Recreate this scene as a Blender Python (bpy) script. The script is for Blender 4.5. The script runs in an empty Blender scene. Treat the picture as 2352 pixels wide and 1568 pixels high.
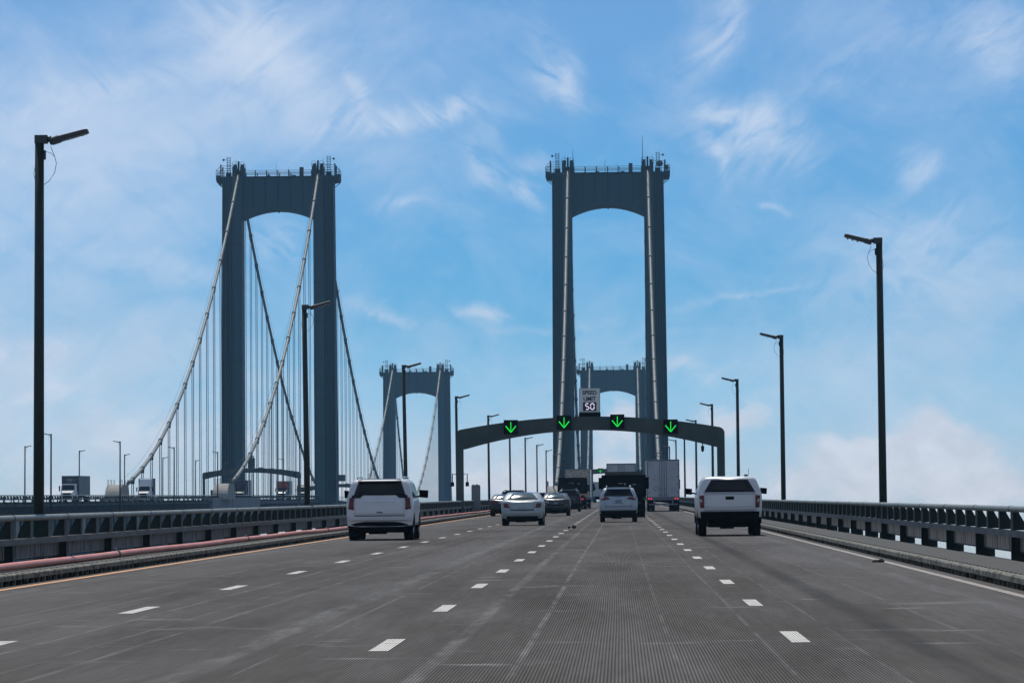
import bpy, bmesh, math, random
from mathutils import Vector, Matrix, Euler
random.seed(7)
R = math.radians
PI = math.pi
SC = bpy.context.scene
COL = SC.collection

# ------------------------------------------------------------------ place constants (metres)
Z0 = 19.69            # road level below the camera, water = 0
G = 0.03977           # grade of the bridge approach
D1, D2 = 965.5, 1620.5  # tower stations
CR, CL = -2.08, -78.28  # centre lines of the two bridges
CAM_H = 1.31
SUN_AZ, SUN_EL = 8.5, 54.0   # degrees left of the bridge axis, degrees up

ORD = ['nearest', 'second nearest', 'third nearest', 'fourth nearest', 'fifth nearest', 'sixth nearest', 'seventh nearest', 'eighth nearest', 'ninth nearest', 'tenth nearest', 'eleventh nearest', 'twelfth nearest']
def RZ(y, up=0.0):
    if y <= D1: return Z0 + G*y + up
    L = D2 - D1
    z1 = Z0 + G*D1
    if y <= D2:
        s = y - D1
        return z1 + G*s - G*s*s/L + up
    return z1 - G*(y-D2) + up

# ------------------------------------------------------------------ camera
def cam():
    yaw, pitch, roll = 0.02544, 0.07658, -0.00903
    cy, sy = math.cos(yaw), math.sin(yaw)
    f = Vector((-sy*math.cos(pitch), cy*math.cos(pitch), math.sin(pitch)))
    r = Vector((cy, sy, 0)); u = r.cross(f)
    r2 = r*math.cos(roll) + u*math.sin(roll)
    u2 = -r*math.sin(roll) + u*math.cos(roll)
    cd = bpy.data.cameras.new('camera'); co = bpy.data.objects.new('camera', cd); COL.objects.link(co)
    m = Matrix((r2, u2, -f)).transposed().to_4x4()
    m.translation = Vector((0, 0, Z0+CAM_H))
    co.matrix_world = m
    cd.sensor_width = 36; cd.lens = 9646/2352*36
    cd.clip_start = 0.5; cd.clip_end = 20000
    SC.camera = co
cam()

SC.view_settings.view_transform = 'Standard'
SC.view_settings.look = 'None'
SC.view_settings.exposure = 0.0
SC.view_settings.gamma = 1.0
SC.cycles.max_bounces = 6
SC.cycles.diffuse_bounces = 3
SC.cycles.glossy_bounces = 3
SC.cycles.volume_bounces = 1
SC.cycles.sample_clamp_indirect = 4

# ------------------------------------------------------------------ sky and sun
def sky():
    w = bpy.data.worlds.new('World'); SC.world = w; w.use_nodes = True
    nt = w.node_tree; N = nt.nodes; L = nt.links; N.clear()
    def nd(t, **k):
        n = N.new(t)
        for a, b in k.items(): setattr(n, a, b)
        return n
    def mth(op, a, b=None, c=None, clamp=False):
        n = nd('ShaderNodeMath', operation=op, use_clamp=clamp)
        for i, v in enumerate((a, b, c)):
            if v is None: continue
            if hasattr(v, 'is_linked') or hasattr(v, 'links'): L.new(v, n.inputs[i])
            else: n.inputs[i].default_value = v
        return n.outputs[0]
    def mr(v, a, b, c=0.0, d=1.0, smooth=False):
        n = nd('ShaderNodeMapRange', clamp=True)
        if smooth: n.interpolation_type = 'SMOOTHSTEP'
        L.new(v, n.inputs[0]); n.inputs[1].default_value = a; n.inputs[2].default_value = b
        n.inputs[3].default_value = c; n.inputs[4].default_value = d
        return n.outputs[0]
    out = nd('ShaderNodeOutputWorld'); bg = nd('ShaderNodeBackground')
    L.new(bg.outputs[0], out.inputs[0])
    st = nd('ShaderNodeTexSky', sky_type='NISHITA'); st.sun_disc = False
    st.sun_elevation = R(SUN_EL); st.sun_rotation = R(-SUN_AZ)
    st.altitude = 0; st.air_density = 1.0; st.dust_density = 0.6; st.ozone_density = 1.5
    tc = nd('ShaderNodeTexCoord'); sp = nd('ShaderNodeSeparateXYZ'); L.new(tc.outputs['Generated'], sp.inputs[0])
    X, Y, Z = sp.outputs
    ya = mth('MAXIMUM', mth('ABSOLUTE', Y), 0.02)
    # direction as percent slopes: a = sideways, b = upwards
    a = mth('MULTIPLY', mth('DIVIDE', X, ya), 100.0)
    b = mth('MULTIPLY', mth('DIVIDE', Z, ya), 100.0)
    ab = nd('ShaderNodeCombineXYZ'); L.new(a, ab.inputs[0]); L.new(b, ab.inputs[1])
    # blue of the sky by elevation (percent slope), multiplies the Nishita sky
    ramp = nd('ShaderNodeValToRGB'); L.new(mr(b, 0, 30), ramp.inputs[0])
    cr = ramp.color_ramp
    stops = SKYRAMP
    cr.elements[0].position = stops[0][0]; cr.elements[0].color = (*stops[0][1], 1)
    cr.elements[1].position = stops[-1][0]; cr.elements[1].color = (*stops[-1][1], 1)
    for p_, c_ in stops[1:-1]:
        e = cr.elements.new(p_); e.color = (*c_, 1)
    mul = nd('ShaderNodeMix', data_type='RGBA', blend_type='MULTIPLY'); mul.inputs[0].default_value = 1
    L.new(st.outputs[0], mul.inputs[6]); L.new(ramp.outputs[0], mul.inputs[7])
    base = mul.outputs[2]
    # ---- blob group: soft rotated ellipse
    g = bpy.data.node_groups.new('cloud_patch', 'ShaderNodeTree')
    for nm in ('V', 'C'): g.interface.new_socket(nm, in_out='INPUT', socket_type='NodeSocketVector')
    for nm in ('Ang', 'SX', 'SY', 'W'): g.interface.new_socket(nm, in_out='INPUT', socket_type='NodeSocketFloat')
    g.interface.new_socket('F', in_out='OUTPUT', socket_type='NodeSocketFloat')
    gi = g.nodes.new('NodeGroupInput'); go = g.nodes.new('NodeGroupOutput')
    sb = g.nodes.new('ShaderNodeVectorMath'); sb.operation = 'SUBTRACT'
    g.links.new(gi.outputs['V'], sb.inputs[0]); g.links.new(gi.outputs['C'], sb.inputs[1])
    ro = g.nodes.new('ShaderNodeVectorRotate'); ro.rotation_type = 'Z_AXIS'
    g.links.new(sb.outputs[0], ro.inputs[0]); g.links.new(gi.outputs['Ang'], ro.inputs['Angle'])
    cx = g.nodes.new('ShaderNodeCombineXYZ'); g.links.new(gi.outputs['SX'], cx.inputs[0]); g.links.new(gi.outputs['SY'], cx.inputs[1]); cx.inputs[2].default_value = 1
    dv = g.nodes.new('ShaderNodeVectorMath'); dv.operation = 'DIVIDE'
    g.links.new(ro.outputs[0], dv.inputs[0]); g.links.new(cx.outputs[0], dv.inputs[1])
    dt = g.nodes.new('ShaderNodeVectorMath'); dt.operation = 'DOT_PRODUCT'
    g.links.new(dv.outputs[0], dt.inputs[0]); g.links.new(dv.outputs[0], dt.inputs[1])
    ml = g.nodes.new('ShaderNodeMath'); ml.operation = 'MULTIPLY'; g.links.new(dt.outputs['Value'], ml.inputs[0]); ml.inputs[1].default_value = -1
    ex = g.nodes.new('ShaderNodeMath'); ex.operation = 'EXPONENT'; g.links.new(ml.outputs[0], ex.inputs[0])
    mw = g.nodes.new('ShaderNodeMath'); mw.operation = 'MULTIPLY'; g.links.new(ex.outputs[0], mw.inputs[0]); g.links.new(gi.outputs['W'], mw.inputs[1])
    g.links.new(mw.outputs[0], go.inputs['F'])
    # warp coordinates so that the patches get frayed edges
    nz = nd('ShaderNodeTexNoise'); nz.inputs['Scale'].default_value = 0.55; nz.inputs['Detail'].default_value = 4
    L.new(ab.outputs[0], nz.inputs['Vector'])
    vs = nd('ShaderNodeVectorMath', operation='SUBTRACT'); L.new(nz.outputs['Color'], vs.inputs[0]); vs.inputs[1].default_value = (.5, .5, .5)
    vm = nd('ShaderNodeVectorMath', operation='SCALE'); L.new(vs.outputs[0], vm.inputs[0]); vm.inputs['Scale'].default_value = 1.3
    va = nd('ShaderNodeVectorMath', operation='ADD'); L.new(ab.outputs[0], va.inputs[0]); L.new(vm.outputs[0], va.inputs[1])
    vm2 = nd('ShaderNodeVectorMath', operation='SCALE'); L.new(vs.outputs[0], vm2.inputs[0]); vm2.inputs['Scale'].default_value = .45
    vb = nd('ShaderNodeVectorMath', operation='ADD'); L.new(ab.outputs[0], vb.inputs[0]); L.new(vm2.outputs[0], vb.inputs[1])
    def field(blobs):
        acc = None
        for (ca, cb, sx, sy, ang, wt) in blobs:
            n = nd('ShaderNodeGroup'); n.node_tree = g
            L.new(va.outputs[0], n.inputs['V']); n.inputs['C'].default_value = (ca, cb, 0)
            n.inputs['Ang'].default_value = R(-ang); n.inputs['SX'].default_value = sx; n.inputs['SY'].default_value = sy
            n.inputs['W'].default_value = wt
            acc = n.outputs[0] if acc is None else mth('ADD', acc, n.outputs[0])
        return acc
    F1 = field(CIRRUS)
    F2 = field(CUMULUS)
    FW = field(WASH)
    # fibres: noise stretched along a slanting direction
    def fib(scale, rot, sy, detail, dist, off=0.0):
        vr = nd('ShaderNodeVectorRotate', rotation_type='Z_AXIS'); L.new(vb.outputs[0], vr.inputs[0]); vr.inputs['Angle'].default_value = R(rot)
        mp = nd('ShaderNodeMapping'); L.new(vr.outputs[0], mp.inputs[0])
        mp.inputs['Scale'].default_value = (1, sy, 1)
        mp.inputs['Location'].default_value = (off, off*.7, 0)
        n = nd('ShaderNodeTexNoise'); n.inputs['Scale'].default_value = scale; n.inputs['Detail'].default_value = detail
        n.inputs['Distortion'].default_value = dist; n.inputs['Roughness'].default_value = .62
        L.new(mp.outputs[0], n.inputs['Vector']); return n.outputs[0]
    n1 = fib(.55, -40, 2.9, 10, .8); n2 = fib(.55, 36, 2.9, 10, .8, 5.0); n3 = fib(.25, 8, 1.6, 5, .6, 9.0)
    pick = mr(fib(.16, 0, 1.0, 2, .2, 11.0), .44, .56, 0, 1, True)
    nn = mth('ADD', mth('MULTIPLY', n1, mth('SUBTRACT', 1.0, pick)), mth('MULTIPLY', n2, pick))
    c1 = mth('ADD', mth('MULTIPLY', F1, mr(nn, .36, .70, .05, 1.9)), mth('MULTIPLY', FW, mr(mth('ADD', mth('MULTIPLY', n3, .6), mth('MULTIPLY', nn, .4)), .34, .66, .45, 1.35)))
    veil = mth('MULTIPLY', mr(n3, .42, .72), .22)
    c1 = mth('ADD', c1, mth('MULTIPLY', veil, mr(nn, .35, .65, .5, 1.1)))
    c1 = mth('SUBTRACT', 1.0, mth('EXPONENT', mth('MULTIPLY', c1, -1.55)))
    nc = fib(.42, 0, 1.5, 9, .2, 3.0)
    c2 = mr(mth('ADD', F2, mth('MULTIPLY', mth('SUBTRACT', nc, .5), 2.1)), .26, .86, 0, .85, True)
    c = mth('ADD', mth('MULTIPLY', c1, mth('SUBTRACT', 1.0, c2)), c2)
    c = mth('MINIMUM', c, 1.0)
    # clouds only ahead and only in the lower sky band that was mapped, added unseen cloud elsewhere
    ahead = mr(Y, .05, .3)
    c = mth('MULTIPLY', c, ahead)
    # unseen cloud added overhead and behind, to make the sky's fill light neutral
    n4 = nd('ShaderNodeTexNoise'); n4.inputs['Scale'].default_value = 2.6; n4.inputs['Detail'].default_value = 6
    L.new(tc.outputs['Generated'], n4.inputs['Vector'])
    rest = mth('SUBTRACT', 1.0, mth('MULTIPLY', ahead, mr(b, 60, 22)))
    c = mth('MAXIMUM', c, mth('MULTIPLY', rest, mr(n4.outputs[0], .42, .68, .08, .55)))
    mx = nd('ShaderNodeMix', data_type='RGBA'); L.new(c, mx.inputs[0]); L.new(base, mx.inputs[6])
    cc = nd('ShaderNodeMix', data_type='RGBA'); L.new(mr(b, 0, 10), cc.inputs[0])
    lo = nd('ShaderNodeMix', data_type='RGBA'); L.new(mr(fib(.8, 10, 1.6, 8, .3, 7.0), .38, .62), lo.inputs[0])
    lo.inputs[6].default_value = tuple(v*.84 for v in CLOUD_LOW)+(1,); lo.inputs[7].default_value = tuple(v*1.08 for v in CLOUD_LOW)+(1,)
    L.new(lo.outputs[2], cc.inputs[6]); cc.inputs[7].default_value = (*CLOUD_HIGH, 1)
    L.new(cc.outputs[2], mx.inputs[7])
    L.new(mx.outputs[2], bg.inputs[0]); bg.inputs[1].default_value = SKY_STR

SKY_STR = 0.1
SKYRAMP = [(0.0, (.66, .74, .98)), (4.0/30, (.62, .74, 1.02)), (5.2/30, (.50, .71, 1.03)), (6.5/30, (.34, .65, 1.0)), (8.1/30, (.22, .55, .89)),
           (11.6/30, (.22, .53, .85)), (15/30, (.31, .56, .84)), (1.0, (.32, .44, .62))]
CLOUD_LOW = (7.7, 7.4, 7.5)
CLOUD_HIGH = (6.2, 7.2, 8.8)
# cloud patches by world direction: (sideways slope %, upward slope %, half length, half height, tilt deg, weight)
WASH = [
    (-14.141, 10.813, 4.354, 2.073, 5, 0.272), (-12.171, 6.977, 4.354, 1.762, 0, 0.272), (-7.506, 13.197, 2.695, 1.244, -20, 0.208), (-14.141, 12.368, 2.695, 1.140, 5, 0.272),
    (-10.408, 15.167, 3.110, 0.622, 0, 0.144), (8.563, 9.050, 2.695, 1.659, 0, 0.176), (-4.396, 15.167, 1.244, 0.518, 0, 0.096), (3.069, 12.471, 1.244, 0.829, 0, 0.096),
    (-13.208, 13.094, 5.806, 2.384, 10, 0.272), (-10.305, 12.679, 4.665, 1.555, 0, 0.176), (-13.726, 8.532, 3.421, 2.384, 0, 0.24), (-8.646, 14.752, 1.555, 0.933, -35, 0.24),
    (8.045, 7.495, 4.147, 2.695, 0, 0.144), (-4.396, 6.873, 7.257, 1.244, 0, 0.096), (8.874, 14.856, 1.244, 0.829, -20, 0.112), (-14.763, 7.184, 1.348, 0.933, 0, 0.28), (-11.652, 5.215, 7.257, 0.726, 0, 0.24), (-3.877, 4.800, 4.147, 0.622, 0, 0.24), (5.971, 6.666, 4.354, 1.244, 0, 0.128)]
CIRRUS = [
     (-12.482, 13.767, 2.384, 0.352, 14, 0.4), (-8.853, 15.167, 1.970, 1.140, -35, 0.36), (-8.128, 14.441, 0.933, 0.570, -30, 0.45),
    (-6.262, 13.716, 0.933, 0.228, -52, 0.45), (-5.432, 13.011, 1.762, 0.311, 4, 0.5), (-3.877, 13.197, 0.622, 0.270, 48, 0.35),
    (-14.141, 7.599, 1.348, 0.373, 0, 0.4), (-14.141, 6.666, 1.348, 0.270, 0, 0.35), (-10.927, 9.361, 1.244, 0.352, -12, 0.35),
    (-8.128, 10.191, 0.622, 0.467, -40, 0.3), (-1.441, 14.130, 0.394, 0.985, 22, 0.4), (-1.286, 13.716, 0.518, 0.311, -40, 0.35), (-3.152, 11.953, 0.352, 0.622, 30, 0.34),
    (-2.198, 11.072, 0.477, 0.207, -30, 0.45), (-2.032, 11.849, 0.518, 0.249, 0, 0.25), (-5.069, 10.865, 0.622, 0.145, 0, 0.28), (-3.359, 8.408, 0.498, 0.228, 0, 0.42),
    (-5.743, 8.366, 0.829, 0.135, -8, 0.32), (2.530, 15.063, 0.352, 1.140, -32, 0.42), (3.328, 12.575, 1.244, 0.643, -6, 0.5), (2.861, 12.990, 0.933, 0.249, -6, 0.35),
    (2.343, 11.901, 0.166, 0.570, 12, 0.34), (3.608, 10.854, 0.467, 0.104, 0, 0.42), (3.224, 8.802, 1.555, 0.093, 7, 0.3), (7.060, 11.590, 0.415, 0.352, 25, 0.4),
    (9.081, 14.804, 0.933, 0.778, -30, 0.36), (7.941, 15.271, 1.140, 0.415, 10, 0.2), (5.557, 14.234, 1.037, 0.228, 30, 0.24), (6.593, 9.672, 1.970, 0.933, 12, 0.28),
    (-12.171, 5.733, 2.073, 0.622, 0, 0.3), (1.514, 6.977, 0.829, 0.228, -4, 0.35), (-1.804, 7.993, 2.592, 0.124, 0, 0.12)]
CUMULUS = [
    (2.758, 5.785, 0.933, 0.415, 0, 0.78), (0.062, 5.837, 0.829, 0.622, 0, 0.85), (7.423, 5.837, 0.622, 0.622, 0, 0.62), (7.008, 4.852, 2.488, 0.581, 0, 0.66), (7.837, 5.422, 1.140, 0.415, 0, 0.4),
    (4.935, 4.178, 5.391, 0.622, 0, 0.72), (5.971, 4.955, 1.659, 0.456, 0, 0.42), (9.600, 4.074, 3.110, 0.518, 0, 0.6), (-0.041, 4.489, 2.695, 0.726, 0, 0.55),
    (-12.689, 4.282, 9.330, 0.270, 0, 0.4), (-3.877, 4.282, 5.183, 0.270, 0, 0.45)]
sky()

def sun():
    l = bpy.data.lights.new('sun', 'SUN'); l.energy = 3.2; l.angle = R(.53); l.color = (1, .95, .88)
    o = bpy.data.objects.new('sun', l); COL.objects.link(o)
    az, el = R(SUN_AZ), R(SUN_EL)
    d = Vector((-math.sin(az)*math.cos(el), math.cos(az)*math.cos(el), math.sin(el)))
    o.rotation_euler = d.to_track_quat('Z', 'Y').to_euler()
    o.location = (0, 0, 300)
sun()

# ------------------------------------------------------------------ materials
def mat(name, col, rough=.6, metal=0.0, var=.15, vscale=3.0, stretch=(1, 1, 1), col2=None, bump=0.0, coat=0.0, emit=None, spec=.5, thr=(.35, .65), alpha=None):
    m = bpy.data.materials.new(name); m.use_nodes = True
    nt = m.node_tree; N = nt.nodes; L = nt.links
    b = N['Principled BSDF']
    b.inputs['Roughness'].default_value = rough; b.inputs['Metallic'].default_value = metal
    b.inputs['Coat Weight'].default_value = coat; b.inputs['Coat Roughness'].default_value = .05
    b.inputs['Specular IOR Level'].default_value = spec
    if col2 is None: col2 = tuple(min(1, c*(1-var)) for c in col)
    tc = N.new('ShaderNodeTexCoord'); mp = N.new('ShaderNodeMapping'); mp.inputs['Scale'].default_value = stretch
    L.new(tc.outputs['Object'], mp.inputs[0])
    n = N.new('ShaderNodeTexNoise'); n.inputs['Scale'].default_value = vscale; n.inputs['Detail'].default_value = 6
    L.new(mp.outputs[0], n.inputs['Vector'])
    r = N.new('ShaderNodeMapRange'); r.inputs[1].default_value = thr[0]; r.inputs[2].default_value = thr[1]; L.new(n.outputs[0], r.inputs[0])
    mx = N.new('ShaderNodeMix'); mx.data_type = 'RGBA'; L.new(r.outputs[0], mx.inputs[0])
    mx.inputs[6].default_value = (*col, 1); mx.inputs[7].default_value = (*col2, 1)
    L.new(mx.outputs[2], b.inputs['Base Color'])
    if bump:
        bp = N.new('ShaderNodeBump'); bp.inputs['Strength'].default_value = bump; bp.inputs['Distance'].default_value = .02
        L.new(n.outputs[0], bp.inputs['Height']); L.new(bp.outputs[0], b.inputs['Normal'])
    if emit:
        b.inputs['Emission Color'].default_value = (*emit[0], 1); b.inputs['Emission Strength'].default_value = emit[1]
    return m
M = {}
M['rail'] = mat('weathered_green_steel', (.125, .115, .095), .65, 0, vscale=3.5, col2=(.19, .175, .15), bump=.15, stretch=(1, .3, 1), spec=.25)
M['rail_dark'] = mat('dark_green_steel', (.010, .020, .017), .6, 0, vscale=3, col2=(.018, .030, .026), spec=.3)
M['rail_tube'] = mat('chalky_green_tube', (.16, .19, .17), .5, 0, vscale=1.5, col2=(.24, .26, .23), bump=.1)
M['panel'] = mat('streaked_grey_steel', (.27, .24, .21), .75, 0, vscale=1.3, stretch=(1, 6, .9), col2=(.055, .05, .045), thr=(.48, .66), spec=.25)
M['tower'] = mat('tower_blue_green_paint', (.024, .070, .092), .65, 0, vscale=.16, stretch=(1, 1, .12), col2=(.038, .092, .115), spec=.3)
M['tower_b'] = mat('tower_darker_tone', (.013, .044, .060), .65, 0, vscale=.2, stretch=(1, 1, .1), col2=(.022, .058, .076), spec=.3)  # darker tone for the outer leg cells and tower fittings
M['cable'] = mat('pale_green_cable_wrap', (.20, .225, .205), .6, 0, vscale=.5, stretch=(1, .3, 1), col2=(.14, .16, .145), spec=.3)
M['band'] = mat('cable_band_steel', (.07, .09, .09), .6)
M['rope'] = mat('suspender_rope', (.03, .04, .045), .7, spec=.2)
M['pole'] = mat('dark_green_pole_paint', (.020, .031, .027), .45, 0, vscale=1.2, col2=(.03, .042, .038), stretch=(1, 1, .3), spec=.3)
M['lamp_head'] = mat('lamp_head_grey', (.05, .058, .06), .5)
M['led'] = mat('led_lens_panel', (.32, .30, .22), .3, vscale=30, col2=(.06, .06, .05), thr=(.48, .52))
M['gantry'] = mat('gantry_green_paint', (.050, .066, .058), .6, 0, vscale=.6, col2=(.075, .092, .08), spec=.3)
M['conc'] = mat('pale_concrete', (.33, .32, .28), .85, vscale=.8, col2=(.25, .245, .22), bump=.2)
M['conc_g'] = mat('grey_concrete', (.22, .225, .235), .85, vscale=.4, col2=(.17, .175, .185), bump=.2)  # grey base colour of the anchorage walls and the cabinet
M['kerb'] = mat('mossy_kerb_steel', (.20, .195, .15), .9, vscale=9, col2=(.045, .047, .035), stretch=(1, .35, 1), bump=.8, thr=(.45, .62))
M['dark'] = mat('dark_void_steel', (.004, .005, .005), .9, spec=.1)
M['girder'] = mat('girder_blue_green_paint', (.008, .022, .030), .7, vscale=.5, col2=(.014, .032, .042), spec=.2)
M['girder_l'] = mat('floor_beam_grey_paint', (.09, .10, .115), .8, vscale=.5, spec=.2)
M['pipe'] = mat('faded_red_pipe', (.66, .20, .13), .5, vscale=2.0, col2=(.74, .29, .21), stretch=(1, .3, 1))
M['coupling'] = mat('grey_pipe_coupling', (.12, .11, .11), .5)
M['white'] = mat('white_car_paint', (.68, .68, .67), .4, coat=.5, var=.04)
M['silver'] = mat('silver_white_car_paint', (.34, .385, .385), .32, .1, coat=.7, var=.04)
M['bluewhite'] = mat('pale_silver_blue_paint', (.36, .42, .47), .34, .1, coat=.9, var=.05)
M['black'] = mat('black_car_paint', (.006, .007, .008), .3, coat=.5, var=.1)
M['navy'] = mat('dark_grey_car_paint', (.006, .008, .013), .3, coat=.4, var=.1)
M['redp'] = mat('dark_red_car_paint', (.25, .02, .02), .3, coat=1, var=.1)
M['glass'] = mat('tinted_glass', (.003, .004, .004), .08, spec=.35, var=.3)
M['glass_l'] = mat('clear_tinted_glass', (.05, .085, .08), .085, spec=.9, vscale=4)
M['glass_s'] = mat('side_glass_pale', (.10, .13, .14), .08, spec=1, var=.3)
M['tyre'] = mat('black_tyre_rubber', (.007, .007, .007), .9, spec=.2)
M['rim'] = mat('chrome_rim', (.6, .6, .62), .15, 1.0)
M['chrome'] = mat('chrome_trim', (.7, .7, .7), .12, 1.0)
M['plastic'] = mat('black_plastic', (.004, .004, .004), .8, spec=.12)
M['tail'] = mat('red_tail_light', (.15, .004, .009), .35, coat=.1, var=.3)
M['tail_on'] = mat('lit_red_lamp', (.6, .02, .02), .4, emit=((1, .03, .04), 1.2))
M['lamp_clear'] = mat('clear_lamp', (.5, .5, .52), .2)
M['trailer'] = mat('white_trailer_panel', (.47, .48, .50), .5, vscale=.9, col2=(.39, .40, .42), stretch=(1, 1, .4))
M['trailer_fr'] = mat('trailer_frame_grey', (.16, .17, .20), .5)
M['polished'] = mat('polished_trailer_steel', (.55, .48, .41), .3, .6, vscale=9, col2=(.16, .13, .11), bump=1.0, thr=(.42, .58))
M['contain'] = mat('dark_container_paint', (.02, .025, .035), .5, col2=(.04, .045, .055), vscale=1)
M['contain_s'] = mat('grey_container_side', (.12, .14, .14), .6, col2=(.16, .18, .175), vscale=1)
M['tan'] = mat('tan_tailgate_strip', (.45, .25, .14), .7)
M['signw'] = mat('white_sign_sheet', (.85, .83, .80), .6, var=.03)
M['ink'] = mat('black_lettering', (.01, .01, .012), .6)
M['screen'] = mat('dark_led_screen', (.008, .006, .02), .5)
M['digit'] = mat('lit_white_digits', (.6, .5, .7), .5, emit=((.85, .75, 1.0), 1.1))
M['green_led'] = mat('lit_green_led', (.02, .4, .04), .5, emit=((.01, .95, .06), .85))
M['stain'] = mat('pale_mark', (.3, .32, .33), .7)
M['blue'] = mat('blue_paint', (.03, .10, .18), .4, coat=.5)
M['orange'] = mat('orange_box_panel', (.42, .07, .03), .5)
M['purple'] = mat('dark_purple_panel', (.06, .03, .09), .5)
M['plate'] = mat('licence_plate', (.25, .30, .34), .5, vscale=26, col2=(.08, .10, .12), thr=(.5, .56))
M['leaf'] = mat('dry_debris', (.02, .022, .018), .9, bump=.5)
M['pier'] = mat('pier_concrete', (.30, .30, .28), .85, vscale=.15)

def road_mat():
    m = bpy.data.materials.new('grooved_bridge_deck'); m.use_nodes = True
    nt = m.node_tree; N = nt.nodes; L = nt.links; b = N['Principled BSDF']
    def nd(t, **k):
        n = N.new(t)
        for a_, v in k.items(): setattr(n, a_, v)
        return n
    def mth(op, a_, b_=None, clamp=False):
        n = nd('ShaderNodeMath', operation=op, use_clamp=clamp)
        for i, v in enumerate((a_, b_)):
            if v is None: continue
            if hasattr(v, 'links'): L.new(v, n.inputs[i])
            else: n.inputs[i].default_value = v
        return n.outputs[0]
    def mr(v, a_, b_, c_=0., d_=1., sm=False):
        n = nd('ShaderNodeMapRange'); L.new(v, n.inputs[0])
        if sm: n.interpolation_type = 'SMOOTHSTEP'
        for i, q in enumerate((a_, b_, c_, d_)): n.inputs[i+1].default_value = q
        return n.outputs[0]
    def noise(scale, st, detail=5, off=(0, 0, 0), rough=.55):
        mp = nd('ShaderNodeMapping'); mp.inputs['Scale'].default_value = st; mp.inputs['Location'].default_value = off
        L.new(tc.outputs['Object'], mp.inputs[0])
        n = nd('ShaderNodeTexNoise'); n.inputs['Scale'].default_value = scale; n.inputs['Detail'].default_value = detail; n.inputs['Roughness'].default_value = rough
        L.new(mp.outputs[0], n.inputs['Vector']); return n.outputs[0]
    tc = nd('ShaderNodeTexCoord'); sp = nd('ShaderNodeSeparateXYZ'); L.new(tc.outputs['Object'], sp.inputs[0])
    X, Y, Z = sp.outputs
    wob = mth('MULTIPLY', mth('SUBTRACT', noise(.5, (1, .05, 1), 2), .5), .07)
    Xw = mth('ADD', X, wob)
    # grooves, about 40 to the metre, paired lane by lane
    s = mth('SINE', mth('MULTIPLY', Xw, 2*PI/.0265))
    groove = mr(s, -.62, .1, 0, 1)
    jag = noise(9, (1, .5, 1), 3, (3, 1, 0))
        # how deep the grooves read: worn places are shallow
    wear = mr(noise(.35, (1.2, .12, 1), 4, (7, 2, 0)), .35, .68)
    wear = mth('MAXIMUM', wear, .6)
    # fine single light grooves
    fine = mr(noise(14, (1, .010, 1), 2, (1, 0, 0)), .30, .75, .88, 1.10)
    broad = noise(.9, (1, .05, 1), 5, (5, 5, 0))
    patch = noise(.5, (1.4, .10, 1), 6, (2, 9, 0), .65)
    # pale worn scuffs across lanes, with sun sparkle put into their colour
    scuff_glint = mth('MULTIPLY', mr(noise(1.1, (.55, .8, 1), 4, (12, 3, 0)), .60, .74, 0, 1, True), mr(noise(.8, (1.5, .4, 1), 3, (1, 7, 4)), .40, .6))
    def line(x0, w, st_, off):
        d = mth('ABSOLUTE', mth('SUBTRACT', Xw, x0))
        f = mr(d, w, w*.3, 0, 1, True)
        return mth('MULTIPLY', f, mth('MULTIPLY', mr(noise(1.6, (2, .22, 1), 5, (off, 0, 0), .65), .38, .62), st_))
    light = None
    for x0, w, st_, off in ((-.82, .045, .6, 1), (-1.50, .10, .45, 4), (.42, .03, .3, 8), (-4.35, .05, .4, 13), (-5.35, .04, .6, 17), (-6.9, .03, .6, 21), (-8.2, .05, .4, 26), (-6.35, .022, .6, 71), (-4.75, .02, .6, 73), (-2.9, .022, .5, 75), (2.0, .02, .4, 77), (4.75, .02, .4, 79), (1.25, .03, .4, 30), (-3.3, .20, .5, 41), (3.2, .04, .35, 45), (4.3, .22, .35, 49), (-8.7, .25, .4, 53)):
        v = line(x0, w, st_, off); light = v if light is None else mth('MAXIMUM', light, v)
    dark = None
    for x0, w, st_, off in ((2.55, .24, .95, 60), (-2.45, .22, .2, 64), (-6.0, .2, .2, 68)):
        d = mth('ABSOLUTE', mth('SUBTRACT', Xw, x0)); f = mth('MULTIPLY', mth('MULTIPLY', mr(d, w, w*.2, 0, 1, True), mr(noise(.4, (1, .25, 1), 4, (off, 2, 0)), .3, .55, .45, 1)), st_)
        dark = f if dark is None else mth('MAXIMUM', dark, f)
    # transverse joints
    ty = mth('ABSOLUTE', mth('SUBTRACT', mth('FRACT', mth('DIVIDE', Y, 15.1)), .5))
    tj = mth('MULTIPLY', mr(ty, .0035, .0012), mr(noise(1.3, (.6, 0, 1), 3, (0, 2, 0)), .44, .58))
    light = mth('MAXIMUM', light, mth('MULTIPLY', tj, .5))
    light = mth('MAXIMUM', light, mth('MULTIPLY', scuff_glint, .8))
    # colours
    c1 = nd('ShaderNodeMix', data_type='RGBA'); L.new(mr(broad, .38, .62), c1.inputs[0])
    c1.inputs[6].default_value = (*ROAD_A, 1); c1.inputs[7].default_value = (*ROAD_B, 1)
    c2 = nd('ShaderNodeMix', data_type='RGBA'); L.new(mr(patch, .40, .66, 0, .7), c2.inputs[0]); L.new(c1.outputs[2], c2.inputs[6]); c2.inputs[7].default_value = (*ROAD_C, 1)
    c3 = nd('ShaderNodeMix', data_type='RGBA'); L.new(mth('MULTIPLY', light, .75, True), c3.inputs[0]); L.new(c2.outputs[2], c3.inputs[6]); c3.inputs[7].default_value = (*ROAD_L, 1)
    # lane tone: middle lanes dark and brown, outer right lane lighter
    tone = mr(Xw, 2.9, 3.5, 0, .5, True)
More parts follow.
